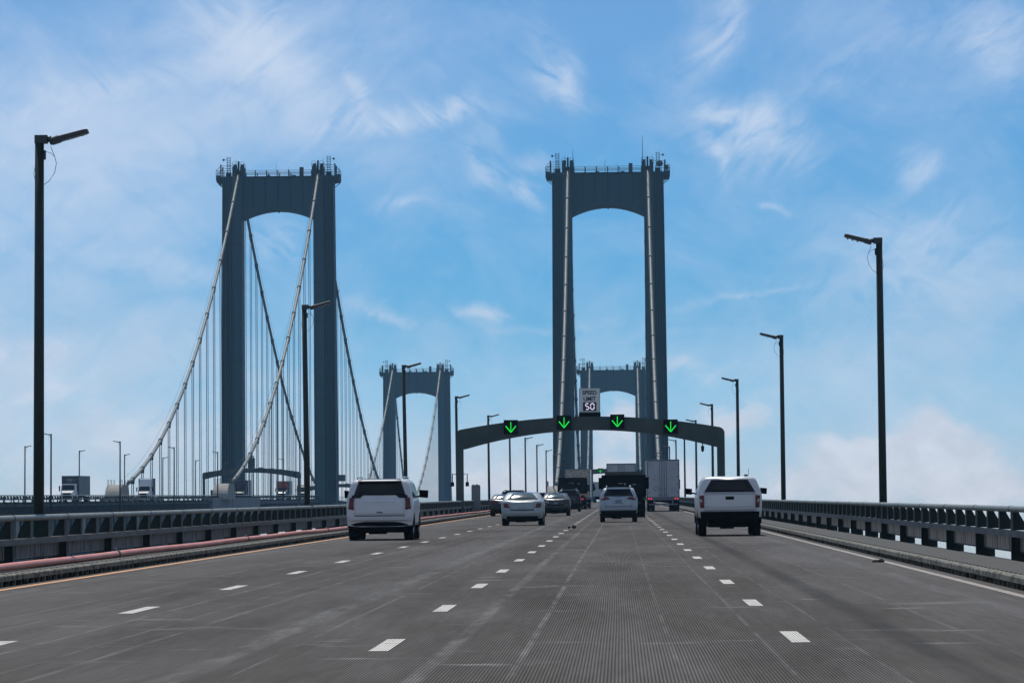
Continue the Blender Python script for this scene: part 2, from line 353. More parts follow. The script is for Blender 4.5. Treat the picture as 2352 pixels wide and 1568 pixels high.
    tone = mth('MAXIMUM', tone, mth('MULTIPLY', mr(mth('ABSOLUTE', mth('SUBTRACT', Xw, -3.6)), .9, .3, 0, .6, True), mr(noise(.7, (1, .1, 1), 4, (3, 8, 0)), .35, .6)))
    tone = mth('MAXIMUM', tone, mr(Xw, -6.2, -7.5, 0, .35, True))
    c3b = nd('ShaderNodeMix', data_type='RGBA'); L.new(tone, c3b.inputs[0]); L.new(c3.outputs[2], c3b.inputs[6]); c3b.inputs[7].default_value = (.188, .182, .174, 1)
    c3 = c3b
    c4 = nd('ShaderNodeMix', data_type='RGBA'); L.new(mth('MULTIPLY', dark, .85, True), c4.inputs[0]); L.new(c3.outputs[2], c4.inputs[6]); c4.inputs[7].default_value = (.07, .067, .063, 1)
    # groove darkening
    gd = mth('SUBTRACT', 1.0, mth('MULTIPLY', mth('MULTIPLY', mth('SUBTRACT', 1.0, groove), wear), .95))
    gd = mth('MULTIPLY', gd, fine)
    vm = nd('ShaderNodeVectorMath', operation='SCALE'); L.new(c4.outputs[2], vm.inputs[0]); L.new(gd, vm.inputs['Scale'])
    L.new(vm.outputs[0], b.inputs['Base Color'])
    L.new(mr(light, 0, 1, .85, .55), b.inputs['Roughness'])
    b.inputs['Specular IOR Level'].default_value = .03
    bp = nd('ShaderNodeBump'); bp.inputs['Strength'].default_value = .5; bp.inputs['Distance'].default_value = .006
    L.new(groove, bp.inputs['Height'])
    bp2 = nd('ShaderNodeBump'); bp2.inputs['Strength'].default_value = .25; bp2.inputs['Distance'].default_value = .01
    L.new(noise(30, (1, .5, 1), 3), bp2.inputs['Height']); L.new(bp.outputs[0], bp2.inputs['Normal'])
    L.new(bp2.outputs[0], b.inputs['Normal'])
    return m
ROAD_A = (.136, .125, .112); ROAD_B = (.168, .160, .150); ROAD_C = (.084, .073, .062); ROAD_L = (.36, .355, .34)
M['road'] = road_mat()

def paint_mat(name, col, worn):
    m = bpy.data.materials.new(name); m.use_nodes = True
    nt = m.node_tree; N = nt.nodes; L = nt.links; b = N['Principled BSDF']
    tc = N.new('ShaderNodeTexCoord'); sp = N.new('ShaderNodeSeparateXYZ'); L.new(tc.outputs['Object'], sp.inputs[0])
    ml = N.new('ShaderNodeMath'); ml.operation = 'MULTIPLY'; L.new(sp.outputs[0], ml.inputs[0]); ml.inputs[1].default_value = 2*PI/.0265
    sn = N.new('ShaderNodeMath'); sn.operation = 'SINE'; L.new(ml.outputs[0], sn.inputs[0])
    r = N.new('ShaderNodeMapRange'); L.new(sn.outputs[0], r.inputs[0]); r.inputs[1].default_value = -.9; r.inputs[2].default_value = -.3
    nz = N.new('ShaderNodeTexNoise'); nz.inputs['Scale'].default_value = 5; nz.inputs['Detail'].default_value = 6; L.new(tc.outputs['Object'], nz.inputs['Vector'])
    r2 = N.new('ShaderNodeMapRange'); L.new(nz.outputs[0], r2.inputs[0]); r2.inputs[1].default_value = worn; r2.inputs[2].default_value = worn+.15
    mu = N.new('ShaderNodeMath'); mu.operation = 'MULTIPLY'; L.new(r.outputs[0], mu.inputs[0]); L.new(r2.outputs[0], mu.inputs[1])
    mx = N.new('ShaderNodeMix'); mx.data_type = 'RGBA'; L.new(mu.outputs[0], mx.inputs[0]); mx.inputs[6].default_value = (.09, .09, .085, 1); mx.inputs[7].default_value = (*col, 1)
    L.new(mx.outputs[2], b.inputs['Base Color']); b.inputs['Roughness'].default_value = .65
    return m
M['dash'] = paint_mat('white_lane_paint', (.60, .58, .51), .30)
M['yellow'] = paint_mat('yellow_edge_paint', (.80, .30, .015), .18)
M['edge'] = paint_mat('faded_edge_paint', (.36, .29, .23), .36)

def walk_mat():
    m = mat('walkway_grating', (.13, .13, .108), .9, vscale=5, col2=(.07, .072, .06), stretch=(1, .4, 1))
    nt = m.node_tree; N = nt.nodes; L = nt.links; b = N['Principled BSDF']
    tc = N.new('ShaderNodeTexCoord'); w = N.new('ShaderNodeTexBrick'); w.offset = .5
    w.inputs['Scale'].default_value = 1; w.inputs['Mortar Size'].default_value = .022; w.inputs['Brick Width'].default_value = .35; w.inputs['Row Height'].default_value = .07
    mp = N.new('ShaderNodeMapping'); mp.inputs['Rotation'].default_value = (0, 0, PI/2); L.new(tc.outputs['Object'], mp.inputs[0]); L.new(mp.outputs[0], w.inputs['Vector'])
    src = b.inputs['Base Color'].links[0].from_socket
    mx = N.new('ShaderNodeMix'); mx.data_type = 'RGBA'; L.new(w.outputs['Fac'], mx.inputs[0]); L.new(src, mx.inputs[6]); mx.inputs[7].default_value = (.012, .012, .01, 1)
    L.new(mx.outputs[2], b.inputs['Base Color'])
    return m
M['walk'] = walk_mat()

def water_mat():
    m = bpy.data.materials.new('river_water'); m.use_nodes = True
    nt = m.node_tree; N = nt.nodes; L = nt.links; b = N['Principled BSDF']
    b.inputs['Base Color'].default_value = (.05, .09, .10, 1); b.inputs['Roughness'].default_value = .12
    tc = N.new('ShaderNodeTexCoord'); n = N.new('ShaderNodeTexNoise'); n.inputs['Scale'].default_value = .25; n.inputs['Detail'].default_value = 6; L.new(tc.outputs['Object'], n.inputs['Vector'])
    bp = N.new('ShaderNodeBump'); bp.inputs['Strength'].default_value = .6; bp.inputs['Distance'].default_value = .6; L.new(n.outputs[0], bp.inputs['Height']); L.new(bp.outputs[0], b.inputs['Normal'])
    return m
M['water'] = water_mat()

# ------------------------------------------------------------------ mesh helpers
class MB:
    def __init__(s): s.v = []; s.f = []; s.smooth = []
    def quad(s, pts, sm=False):
        i = len(s.v); s.v += [tuple(p) for p in pts]; s.f.append(tuple(range(i, i+len(pts)))); s.smooth.append(sm)
    def hexa(s, b, t):
        """b, t: 4 bottom and 4 top corners, both counter-clockwise from above"""
        i = len(s.v); s.v += [tuple(p) for p in b] + [tuple(p) for p in t]
        for f in ((3, 2, 1, 0), (4, 5, 6, 7), (0, 1, 5, 4), (1, 2, 6, 5), (2, 3, 7, 6), (3, 0, 4, 7)):
            s.f.append(tuple(i+k for k in f)); s.smooth.append(False)
    def box(s, x0, x1, y0, y1, z0, z1):
        if x1 < x0: x0, x1 = x1, x0
        if y1 < y0: y0, y1 = y1, y0
        if z1 < z0: z0, z1 = z1, z0
        s.hexa([(x0, y0, z0), (x1, y0, z0), (x1, y1, z0), (x0, y1, z0)], [(x0, y0, z1), (x1, y0, z1), (x1, y1, z1), (x0, y1, z1)])
    def tube(s, pts, r, n=8, cap=True, r1=None):
        pts = [Vector(p) for p in pts]; base = len(s.v)
        for k, p in enumerate(pts):
            a = pts[max(k-1, 0)]; c = pts[min(k+1, len(pts)-1)]
            d = (c-a).normalized(); ref = Vector((0, 0, 1)) if abs(d.z) < .9 else Vector((0, 1, 0))
            u = d.cross(ref).normalized(); w = u.cross(d)
            rr = r if r1 is None else r + (r1-r)*k/(len(pts)-1)
            for j in range(n):
                q = p + u*math.cos(2*PI*j/n)*rr + w*math.sin(2*PI*j/n)*rr
                s.v.append(tuple(q))
        for k in range(len(pts)-1):
            for j in range(n):
                a = base+k*n+j; b_ = base+k*n+(j+1) % n
                s.f.append((a, b_, b_+n, a+n)); s.smooth.append(True)
        if cap:
            s.f.append(tuple(base+j for j in range(n))[::-1]); s.smooth.append(False)
            e = base+(len(pts)-1)*n; s.f.append(tuple(e+j for j in range(n))); s.smooth.append(False)
    def prism(s, poly, axis, a, b_):
        """poly in the plane normal to axis; extruded from a to b_"""
        def P(q, t):
            if axis == 'y': return (q[0], t, q[1])
            if axis == 'x': return (t, q[0], q[1])
            return (q[0], q[1], t)
        n = len(poly); i = len(s.v)
        s.v += [P(q, a) for q in poly] + [P(q, b_) for q in poly]
        s.f.append(tuple(range(i, i+n))); s.smooth.append(False)
        s.f.append(tuple(range(i+2*n-1, i+n-1, -1))); s.smooth.append(False)
        for k in range(n):
            s.f.append((i+k, i+n+k, i+n+(k+1) % n, i+(k+1) % n)); s.smooth.append(False)
    def ext(s, prof, ys, zf, closed=True):
        """profile [(x, z)] swept along Y stations, z raised by zf(y)"""
        n = len(prof); i = len(s.v)
        for y in ys:
            for (x, z) in prof: s.v.append((x, y, z+zf(y)))
        m = n if closed else n-1
        for k in range(len(ys)-1):
            for j in range(m):
                a = i+k*n+j; b_ = i+k*n+(j+1) % n
                s.f.append((a, b_, b_+n, a+n)); s.smooth.append(False)
        if closed:
            s.f.append(tuple(i+j for j in range(n))); s.smooth.append(False)
            e = i+(len(ys)-1)*n; s.f.append(tuple(e+j for j in range(n))[::-1]); s.smooth.append(False)
    def mesh(s, name, m):
        me = bpy.data.meshes.new(name); me.from_pydata(s.v, [], s.f)
        me.polygons.foreach_set('use_smooth', s.smooth)
        me.materials.append(m)
        bm = bmesh.new(); bm.from_mesh(me); bmesh.ops.recalc_face_normals(bm, faces=bm.faces); bm.to_mesh(me); bm.free()
        me.update(); return me
    def build(s, name, m, parent=None, loc=None):
        o = bpy.data.objects.new(name, s.mesh(name, m)); COL.objects.link(o)
        if parent: o.parent = parent
        if loc: o.location = loc
        return o

def tag(o, label=None, cat=None, group=None, kind=None):
    if label: o['label'] = label
    if cat: o['category'] = cat
    if group: o['group'] = group
    if kind: o['kind'] = kind
    return o
def empty(name, loc=(0, 0, 0), label=None, cat=None, group=None, rot=None):
    o = bpy.data.objects.new(name, None); COL.objects.link(o); o.location = loc; o.empty_display_size = .2
    if rot: o.rotation_euler = rot
    return tag(o, label, cat, group)
KIDS = {}
def kids(o):
    return [c for c in bpy.data.objects if c.parent == o]
def copy_tree(o, parent=None, cache=None):
    if cache is None:
        cache = {}
        for q in bpy.data.objects:
            if q.parent: cache.setdefault(q.parent.name, []).append(q)
    c = o.copy(); COL.objects.link(c)
    if parent: c.parent = parent
    for ch in cache.get(o.name, []): copy_tree(ch, c, cache)
    return c
def frange(a, b, s):
    out = []; n = int(math.ceil((b-a)/s-1e-6))
    return [a+(b-a)*k/n for k in range(n+1)]

# ------------------------------------------------------------------ water
w = MB(); w.quad([(-1500, -150, 0), (1500, -150, 0), (1500, 3100, 0), (-1500, 3100, 0)])
tag(w.build('water', M['water']), 'grey green river far below the bridges', kind='structure')

# ------------------------------------------------------------------ road decks
YB, YE = -30.0, 1900.0
HALF = 7.36
STN = [YB] + frange(40, D1, 23)[0:] + frange(D1, D2, 16)[1:] + frange(D2, YE, 40)[1:]
BAY = 7.45
def zf(up): return lambda y: RZ(y, up)

def deck(C, up, side):
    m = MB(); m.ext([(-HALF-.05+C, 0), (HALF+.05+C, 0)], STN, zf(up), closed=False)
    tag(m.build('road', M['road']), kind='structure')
    # white dashes and edge lines (thin sheets above the road)
    if side == 'R':
        ph = {-3.66: 50.02-12.19, 0: 37.40, 3.66: 38.60}
    else:
        ph = {-3.66: 44, 0: 40, 3.66: 42}
    md = MB()
    for lx, p0 in ph.items():
        y = p0-12.19*3
        while y < YE-20:
            for s_ in range(1):
                x0, x1 = C+lx-.085, C+lx+.085
                md.quad([(x0, y-1.5, RZ(y-1.5, up)+.004), (x1, y-1.5, RZ(y-1.5, up)+.004), (x1, y+1.5, RZ(y+1.5, up)+.004), (x0, y+1.5, RZ(y+1.5, up)+.004)])
            y += 12.19
    tag(md.build('lane_markings', M['dash']), kind='structure')
    for sx, mm, nm in ((-1, 'yellow', 'left_edge_line'), (1, 'edge', 'right_edge_line')):
        if side == 'L': sx = -sx
        e = MB(); c = C+sx*7.09
        e.ext([(c-.07, .004), (c+.07, .004)], STN, zf(up), closed=False)
        tag(e.build(nm, M[mm]), kind='structure')
    # underside slab and girders
    g = MB()
    g.ext([(C-9.0, -.75), (C+9.0, -.75), (C+9.0, -.32), (C-9.0, -.32)], STN, zf(up))
    tag(g.build('deck_slab', M['girder_l']), kind='structure')
    for sx in (-1, 1):
        # kerb and walkway
        k = MB()
        def xs(a): return C+sx*a
        k.ext([(xs(7.36), .085), (xs(7.50), .085), (xs(7.50), .18), (xs(7.385), .18), (xs(7.36), .16)], STN, zf(up))
        y = 42.0; step = .69
        while y < (430 if side == 'R' else 43):
            z = RZ(y, up); k.box(xs(7.375), xs(7.43), y-.035, y+.035, z-.01, z+.087); y += step
        ko = tag(k.build('kerb', M['kerb']), kind='structure')
        d = MB(); d.ext([(xs(7.70), -.3), (xs(7.74), -.3), (xs(7.74), .14), (xs(7.70), .14)], STN, zf(up))  # near-black strip stands in for the shade behind the kerb slats
        tag(d.build('kerb_gap_shade', M['dark'], ko), None)
        wk = MB(); wk.ext([(xs(7.50), .13), (xs(8.55), .13), (xs(8.55), .175), (xs(7.50), .175)], STN, zf(up))
        tag(wk.build('walkway', M['walk']), kind='structure')
        # bolt holes along the kerb edge
        if side == 'R':
            hb = MB(); y = 42.0
            while y < 330:
                z = RZ(y, up)+.1765
                hb.box(xs(7.535), xs(7.575), y-.07, y+.07, z-.01, z+.004); y += .69
            hb.build('kerb_slots', M['dark'], ko)

def railing(C, up, sx, near, label, phase):
    t = empty('bridge_railing', (C+sx*9.05, 0, 0), label, 'railing')
    def A(y): return RZ(y, up)
    # x is local and outwards = sx
    O = lambda a: sx*a
    ys = STN
    k = MB()
    y = YB
    seg = frange(YB, 1200, BAY/2)
    k.tube([(0, yy, A(yy)+1.0) for yy in [YB]+frange(40, 1250, BAY)], .056, 12 if near else 8)
    k.build('top_tube', M['rail_tube'], t)
    k = MB(); n = 0
    y = phase-BAY*5
    k.tube([(0, -.035, -.035*G), (0, .035, .035*G)], .0615, 12); jm = k.mesh('tube_joint', M['rail_dark'])
    while y < (520 if near else 400):
        if y > 45:
            jo = bpy.data.objects.new('tube_joint', jm); COL.objects.link(jo); jo.parent = t; jo.location = (0, y, A(y)+1.0)
        y += BAY
    k = MB(); k.ext([(O(0), .5), (O(.09), .5), (O(.09), .615), (O(0), .615)], ys, zf(up)); k.build('lower_beam', M['rail'], t)
    k = MB(); k.ext([(O(.13), .215), (O(.24), .215), (O(.24), .245), (O(.13), .245)], ys, zf(up)); k.build('ledge', M['rail_dark'], t)
    k = MB(); k.ext([(O(.02), -.30), (O(.30), -.30), (O(.30), .05), (O(.02), .05)], ys, zf(up)); k.build('bottom_beam', M['rail_dark'], t)
    sh = lambda yy: G*yy
    # bracket: web plate with a curved outer edge and a front flange
    def bracket(y0, zb, mb, dbl=False):
        prof = [(.02, .617), (.27, .617), (.25, .70), (.22, .78), (.18, .85), (.145, .91), (.13, .955), (.02, .955)]
        mb.prism([(O(a), zb+b_) for a, b_ in prof], 'y', y0-.006, y0+.006)
    def flange(y0, zb, mb, dbl=False):
        if dbl:
            mb.box(O(-.008), O(.018), y0-.10, y0-.055, zb+.617, zb+.95); mb.box(O(-.008), O(.018), y0+.055, y0+.10, zb+.617, zb+.95)
        else: mb.box(O(-.008), O(.018), y0-.035, y0+.035, zb+.617, zb+.95)
    def post(y0, zb, mb):
        prof = [(0, -.28), (.36, -.28), (.36, .212), (.15, .25), (.15, .498), (0, .498)]
        mb.prism([(O(a), zb+b_) for a, b_ in prof], 'y', y0-.02, y0+.02)
        mb.box(O(-.012), O(-.001), y0-.06, y0+.06, zb-.28, zb+.498)
    def panel(y0, zb, mb):
        a, b_ = y0+.06, y0+BAY-.06
        mb.hexa([(O(.16), a, zb+.248+sh(a-y0)), (O(.175), a, zb+.248+sh(a-y0)), (O(.175), b_, zb+.248+sh(b_-y0)), (O(.16), b_, zb+.248+sh(b_-y0))],
                [(O(.16), a, zb+.498+sh(a-y0)), (O(.175), a, zb+.498+sh(a-y0)), (O(.175), b_, zb+.498+sh(b_-y0)), (O(.16), b_, zb+.498+sh(b_-y0))])
    k0 = int(math.floor((45-phase)/BAY)) if near else int(math.floor((430-phase)/BAY))
    def shared(fn, m, name, ylist, limit=100, **kw):
        mb = MB(); fn(0, 0, mb, **kw) if kw else fn(0, 0, mb)
        me = mb.mesh(name, m)
        for yy in ylist[:limit]:
            o = bpy.data.objects.new(name, me); COL.objects.link(o); o.parent = t; o.location = (0, yy, A(yy))
        if len(ylist) > limit:
            mb = MB()
            for yy in ylist[limit:]: fn(yy, A(yy), mb, **kw) if kw else fn(yy, A(yy), mb)
            tag(mb.build(name, m, t), kind='stuff')
    end = 1100
    bays = [phase+BAY*k for k in range(k0, int((end-phase)/BAY))]
    bays = [b for b in bays if b+BAY < D1] if True else bays
    brk = []
    for b in bays: brk += [b, b+BAY/3, b+2*BAY/3]
    shared(bracket, M['rail_dark'], 'bracket', brk)
    # the flanges stay with their brackets as one pale strip family: double at the joints
    if near:
        shared(flange, M['rail'], 'flange', [b for i, b in enumerate(brk) if i % 3], 100)
        shared(lambda y0, zb, mb: flange(y0, zb, mb, True), M['rail'], 'joint_flange', brk[::3], 100)
        shared(post, M['rail_dark'], 'post', bays)
        shared(panel, M['panel'], 'panel', bays)
    else:
        mb = MB()
        for b in bays: post(b, A(b), mb)
        tag(mb.build('post', M['rail_dark'], t), kind='stuff')
    return t

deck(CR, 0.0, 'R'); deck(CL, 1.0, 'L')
railing(CR, 0, -1, True, 'near steel railing left of the yellow edge line, pink pipe at its foot', 84.1)
railing(CR, 0, 1, True, 'near steel railing on the right edge of the road with sky in its gaps', 82.6)
railing(CL, 1.0, 1, False, 'near side railing of the far left bridge, in front of its trucks', 470.0)
railing(CL, 1.0, -1, False, 'far side railing of the far left bridge, beyond its trucks', 474.0)

# side girders of each bridge
def girders(C, up, name_label):
    t = empty('deck_girder', (C, 0, 0), name_label, 'bridge girder')
    for sx in (-1, 1):
        X = lambda a: sx*a
        ya = frange(YB if C == CR else 380, 705, 25)
        m = MB(); m.ext([(X(9.05), -1.7), (X(9.12), -1.7), (X(9.12), -.05), (X(9.05), -.05)], ya, zf(up)); 
        m.ext([(X(8.95), -1.78), (X(9.35), -1.78), (X(9.35), -1.702), (X(8.95), -1.702)], ya, zf(up))
        m.ext([(X(9.122), -.10), (X(9.35), -.10), (X(9.35), -.04), (X(9.122), -.04)], ya, zf(up))
        m.build('web_plate', M['girder'], t)
        r = MB(); y = ya[0]+1
        while y < 704 and C == CL:
            z = RZ(y, up); r.box(X(9.122), X(9.30), y-.07, y+.07, z-1.70, z-.10); y += 1.49
        if C == CL:
            tag(r.build('stiffener_rib', M['girder_l'], t), kind='stuff')
        # lower frames
        m = MB(); y = ya[0]
        while y < 705 and C == CL:
            z = RZ(y, up); m.box(X(8.6), X(9.0), y, y+5.9, z-8.6, z-1.8); m.box(X(8.2), X(8.5), y+5.9, y+7.45, z-8.6, z-1.8); y += 7.45
        if C == CL: tag(m.build('floor_beam', M['girder_l'], t), kind='stuff')
        # stiffening truss on the suspended spans
        for (a, b) in ((800, D1-4), (D1+4, D2-4), (D2+4, YE)):
            yy = frange(a, b, 7.62)
            for nm, z0, z1 in (('top_chord', -.62, -.08), ('bottom_chord', -4.6, -4.15)):
                m = MB(); m.ext([(X(9.1), z0), (X(9.5), z0), (X(9.5), z1), (X(9.1), z1)], yy, zf(up)); m.build(nm, M['girder_l'] if nm == 'top_chord' else M['girder'], t)
            m = MB(); dg = MB()
            for k, y in enumerate(yy[:-1]):
                z = RZ(y, up); m.box(X(9.15), X(9.45), y-.3, y+.3, z-4.15, z-.62)
                z2 = RZ(yy[k+1], up)
                p, q = ((y, z-.7), (yy[k+1], z2-4.1)) if k % 2 == 0 else ((y, z-4.1), (yy[k+1], z2-.7))
                dg.tube([(X(9.25), p[0], p[1]), (X(9.25), q[0], q[1])], .16, 6)
            tag(m.build('truss_post', M['girder_l'], t), kind='stuff')
            tag(dg.build('truss_diagonal', M['girder'], t), kind='stuff')
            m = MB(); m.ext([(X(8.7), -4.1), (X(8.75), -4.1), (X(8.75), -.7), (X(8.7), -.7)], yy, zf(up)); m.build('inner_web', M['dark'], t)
    return t
girders(CL, 1.0, 'ribbed plate girder and truss along the side of the left bridge deck')
girders(CR, 0.0, 'girders and truss carrying the near roadway')

# piers and anchorages
def piers(C, up):
    for k, y in enumerate((0, 60, 120, 180, 240, 300, 360, 420, 480, 540, 600, 660)):
        z = RZ(y, up)-1.8
        t = empty('bridge_pier', (C, y, 0), '%s concrete pier under the left bridge deck' % ORD[k], 'pier', 'approach piers')
        a = MB(); a.box(-9.2, 9.2, -1.3, 1.3, z-2.2, z); a.build('cap_beam', M['pier'], t)
        for sx in (-1, 1):
            a = MB(); a.hexa([(sx*6.5-1.6, -1.5, -1), (sx*6.5+1.6, -1.5, -1), (sx*6.5+1.6, 1.5, -1), (sx*6.5-1.6, 1.5, -1)],
                             [(sx*6.5-1.1, -1.1, z-2.2), (sx*6.5+1.1, -1.1, z-2.2), (sx*6.5+1.1, 1.1, z-2.2), (sx*6.5-1.1, 1.1, z-2.2)]); a.build('column', M['pier'], t)
piers(CL, 1.0)

def anchorage(C, up, label):
    t = empty('anchorage', (C, 750, 0), label, 'anchorage')
    for sx in (-1, 1):
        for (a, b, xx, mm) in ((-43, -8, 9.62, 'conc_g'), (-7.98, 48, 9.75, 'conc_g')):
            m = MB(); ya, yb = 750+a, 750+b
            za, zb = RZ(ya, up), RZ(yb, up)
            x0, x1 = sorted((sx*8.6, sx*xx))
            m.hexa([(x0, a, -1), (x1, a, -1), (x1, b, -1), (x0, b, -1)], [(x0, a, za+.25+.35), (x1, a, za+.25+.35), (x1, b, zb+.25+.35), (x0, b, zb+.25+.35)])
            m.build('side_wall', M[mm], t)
        # curved cable housing on the deck edge
        ya = 722.0
        prof = []
        H = 2.75; Ln = 13.0
        for k in range(9):
            q = k/8*PI/2; prof.append((ya-750+5.5*(1-math.cos(q)), RZ(ya, up)+.3+H*math.sin(q)+G*5.5*(1-math.cos(q))))
        prof += [(ya-750+Ln, RZ(ya+Ln, up)+.3+H), (ya-750+Ln+2.0, RZ(ya+Ln+2, up)+.3)]
        x0 = sx*9.3
        m = MB(); m.prism(prof, 'x', x0-1.3, x0+1.3); m.build('cable_housing', M['conc'], t)
        hr = MB()
        for dy in (1.0, 5.5, 10.0):
            z = RZ(ya+dy+2, up)+3.0
            for q in (-1.2, 1.2):
                hr.tube([(x0+q, ya-750+dy+2, z-.1), (x0+q, ya-750+dy+2.1, z+.9), (x0+q, ya-750+dy+3.6, z+.9), (x0+q, ya-750+dy+3.8, z)], .045, 5)
        hr.build('handrail', M['band'], t)
    return t
anchorage(CL, 1.0, 'grey concrete anchorage of the left bridge with curved cable housings on top')
anchorage(CR, 0.0, 'concrete anchorage of the near bridge, cream cable housing behind the traffic')

# ------------------------------------------------------------------ towers
def tower_parts(t):
    def X(z): return 13.35 + (12.78-13.35)*z/134.0
    def leg(sx):
        m = MB(); ZT = 133.8
        # outer cell, set back; inner cell proud; pilaster strips
        def cell(xa0, xa1, xb0, xb1, d0, d1, zt=ZT):
            b = [(sx*xa0, -d0, -1), (sx*xa1, -d0, -1), (sx*xa1, d0, -1), (sx*xa0, d0, -1)]
            tt = [(sx*xb0, -d1, zt), (sx*xb1, -d1, zt), (sx*xb1, d1, zt), (sx*xb0, d1, zt)]
            m.hexa(b, tt)
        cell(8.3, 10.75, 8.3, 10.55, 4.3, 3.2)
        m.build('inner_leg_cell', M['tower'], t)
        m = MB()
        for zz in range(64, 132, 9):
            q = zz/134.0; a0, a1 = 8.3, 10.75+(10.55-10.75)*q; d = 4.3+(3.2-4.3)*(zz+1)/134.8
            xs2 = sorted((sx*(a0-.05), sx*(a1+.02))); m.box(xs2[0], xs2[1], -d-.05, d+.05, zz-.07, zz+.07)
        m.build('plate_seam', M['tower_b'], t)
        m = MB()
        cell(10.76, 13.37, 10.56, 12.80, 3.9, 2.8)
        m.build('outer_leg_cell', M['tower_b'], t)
        m = MB()
        for q in (.18, .42, .66, .98):
            a = 10.76+(13.37-10.76)*q; b = 10.56+(12.80-10.56)*q
            for sd in (-1, 1):
                m.hexa([(sx*a-.09, sd*3.9-.12, 40), (sx*a+.09, sd*3.9-.12, 40), (sx*a+.09, sd*3.9+.12, 40), (sx*a-.09, sd*3.9+.12, 40)],
                       [(sx*b-.09, sd*2.8-.12, 133.7), (sx*b+.09, sd*2.8-.12, 133.7), (sx*b+.09, sd*2.8+.12, 133.7), (sx*b-.09, sd*2.8+.12, 133.7)])
        m.build('leg_rib', M['tower'], t)
    for sx in (-1, 1): leg(sx)
    # arched portal strut
    m = MB(); xs = [-8.3+16.6*k/28 for k in range(29)]
    for a, b in zip(xs[:-1], xs[1:]):
        za, zb = 125.95-2.1*(a/8.3)**2, 125.95-2.1*(b/8.3)**2
        m.hexa([(a, -2.5, za), (b, -2.5, zb), (b, 2.5, zb), (a, 2.5, za)], [(a, -2.5, 133.8), (b, -2.5, 133.8), (b, 2.5, 133.8), (a, 2.5, 133.8)])
    bm = m
    bm.build('portal_strut', M['tower'], t)
    m = MB()
    for k in range(-2, 3):
        m.box(k*2.9-.09, k*2.9+.09, -2.62, -2.502, 126.6, 133.7)
    m.box(-8.3, 8.3, -2.75, -2.502, 133.45, 133.78)
    m.build('strut_stiffener', M['tower_b'], t)
    # lower struts below deck
    m = MB(); m.box(-8.3, 8.3, -2.2, 2.2, 44, 50); m.box(-13, 13, -6, 6, -1, 6); m.build('base_and_lower_strut', M['tower_b'], t)
    # railing on top
    m = MB()
    for sd in (-2.6, 2.6):
        for z in (134.35, 134.75, 135.15):
            m.tube([(-8, sd, z), (8, sd, z)], .045, 4)
        for k in range(-3, 4): m.box(k*2.6-.12, k*2.6+.12, sd-.06, sd+.06, 133.8, 135.15)
    m.box(-2.9, -2.0, 0, 1, 133.8, 134.3); m.box(3.0, 3.9, 0, 1, 133.8, 134.3)
    m.build('top_railing', M['tower_b'], t)
    for sx in (-1, 1):
        x = sx*9.2
        m = MB(); m.box(x-1.35, x-.45, -2.6, 2.6, 133.81, 136.1); m.box(x+.45, x+1.35, -2.6, 2.6, 133.81, 136.1); m.box(x-.45, x+.45, -1.8, 1.8, 133.81, 135.2)
        m.box(x-1.2, x-.5, -1.8, 1.0, 136.1, 136.7); m.box(x+.55, x+1.2, -1.8, 1.0, 136.1, 136.7)
        m.tube([(x, -1.2, 135.2), (x, -1.2, 137.5)], .22, 8)
        sd = m.build('cable_saddle', M['tower_b'], t)
        m = MB()
        for a in (-1.35, .5):
            for yy in (-2.4, 2.2):
                m.tube([(x+a, yy, 136.1), (x+a, yy, 137.0), (x+a+.2, yy, 137.2), (x+a+.7, yy, 137.2), (x+a+.88, yy, 137.0), (x+a+.88, yy, 136.1)], .05, 5)
        m.build('guard_hoop', M['tower'], sd)
        # outer platform with brace and cage
        x0, x1 = sorted((sx*12.7, sx*14.35))
        m = MB(); m.prism([(sx*12.7, 132.4), (sx*14.0, 132.5), (sx*14.35, 132.9), (sx*14.35, 134.2), (sx*12.7, 133.75)], 'y', -2.4, 2.4)
        m.tube([(sx*14.2, -2.3, 132.6), (sx*12.8, -2.3, 131.5)], .09, 5); m.tube([(sx*14.2, 2.3, 132.6), (sx*12.8, 2.3, 131.5)], .09, 5)
        pl = m.build('side_platform', M['tower_b'], t)
        m = MB()
        for yy in (-2.4, 2.4):
            for z in (134.6, 135.2):
                m.tube([(sx*10.7, yy, z), (sx*14.3, yy, z)], .05, 4)
            m.tube([(sx*10.7, yy, 136.3), (sx*13.2, yy, 136.3), (sx*14.3, yy, 135.2), (sx*14.3, yy, 134.0)], .06, 4)
            for xx in (11.0, 11.6, 12.4, 13.6, 14.0): m.tube([(sx*xx, yy, 133.8), (sx*xx, yy, 135.2)], .045, 4)
            m.box(sx*13.05, sx*13.35, yy-.1, yy+.1, 133.8, 136.6)
        m.build('platform_railing', M['tower_b'], pl)
        # ladder mast with aviation lamp box
        x = sx*11.6
        m = MB()
        for a in (-.36, .36): m.tube([(x+a, 0, 133.8), (x+a, 0, 138.7)], .075, 5)
        for k in range(9): m.box(x-.36, x+.36, -.06, .06, 134.3+k*.5, 134.42+k*.5)
        m.box(x-.6, x+.6, -.5, .5, 133.8, 135.0)
        m.box(x+sx*.4, x+sx*1.3, -.04, .04, 138.0, 138.07)
        m.box(x+sx*1.0, x+sx*1.4, -.2, .2, 137.75, 138.2)
        m.build('ladder_mast', M['tower_b'], t)
    m = MB(); m.box(4.85, 5.75, -.6, .6, 133.8, 136.05); m.build('equipment_box', M['girder_l'], t)
    for (x, z) in ((-.6, 136.9), (2.2, 136.3), (-9.9, 138.2), (10.3, 138.2)):
        m = MB(); m.tube([(x, .3, 133.9), (x, .3, z)], .06, 5, r1=.03); m.build('antenna', M['tower_b'], t)
    m = MB(); m.box(-.15, .15, -.3, .3, 125.5, 125.96); m.build('clearance_lamp', M['tower_b'], t)

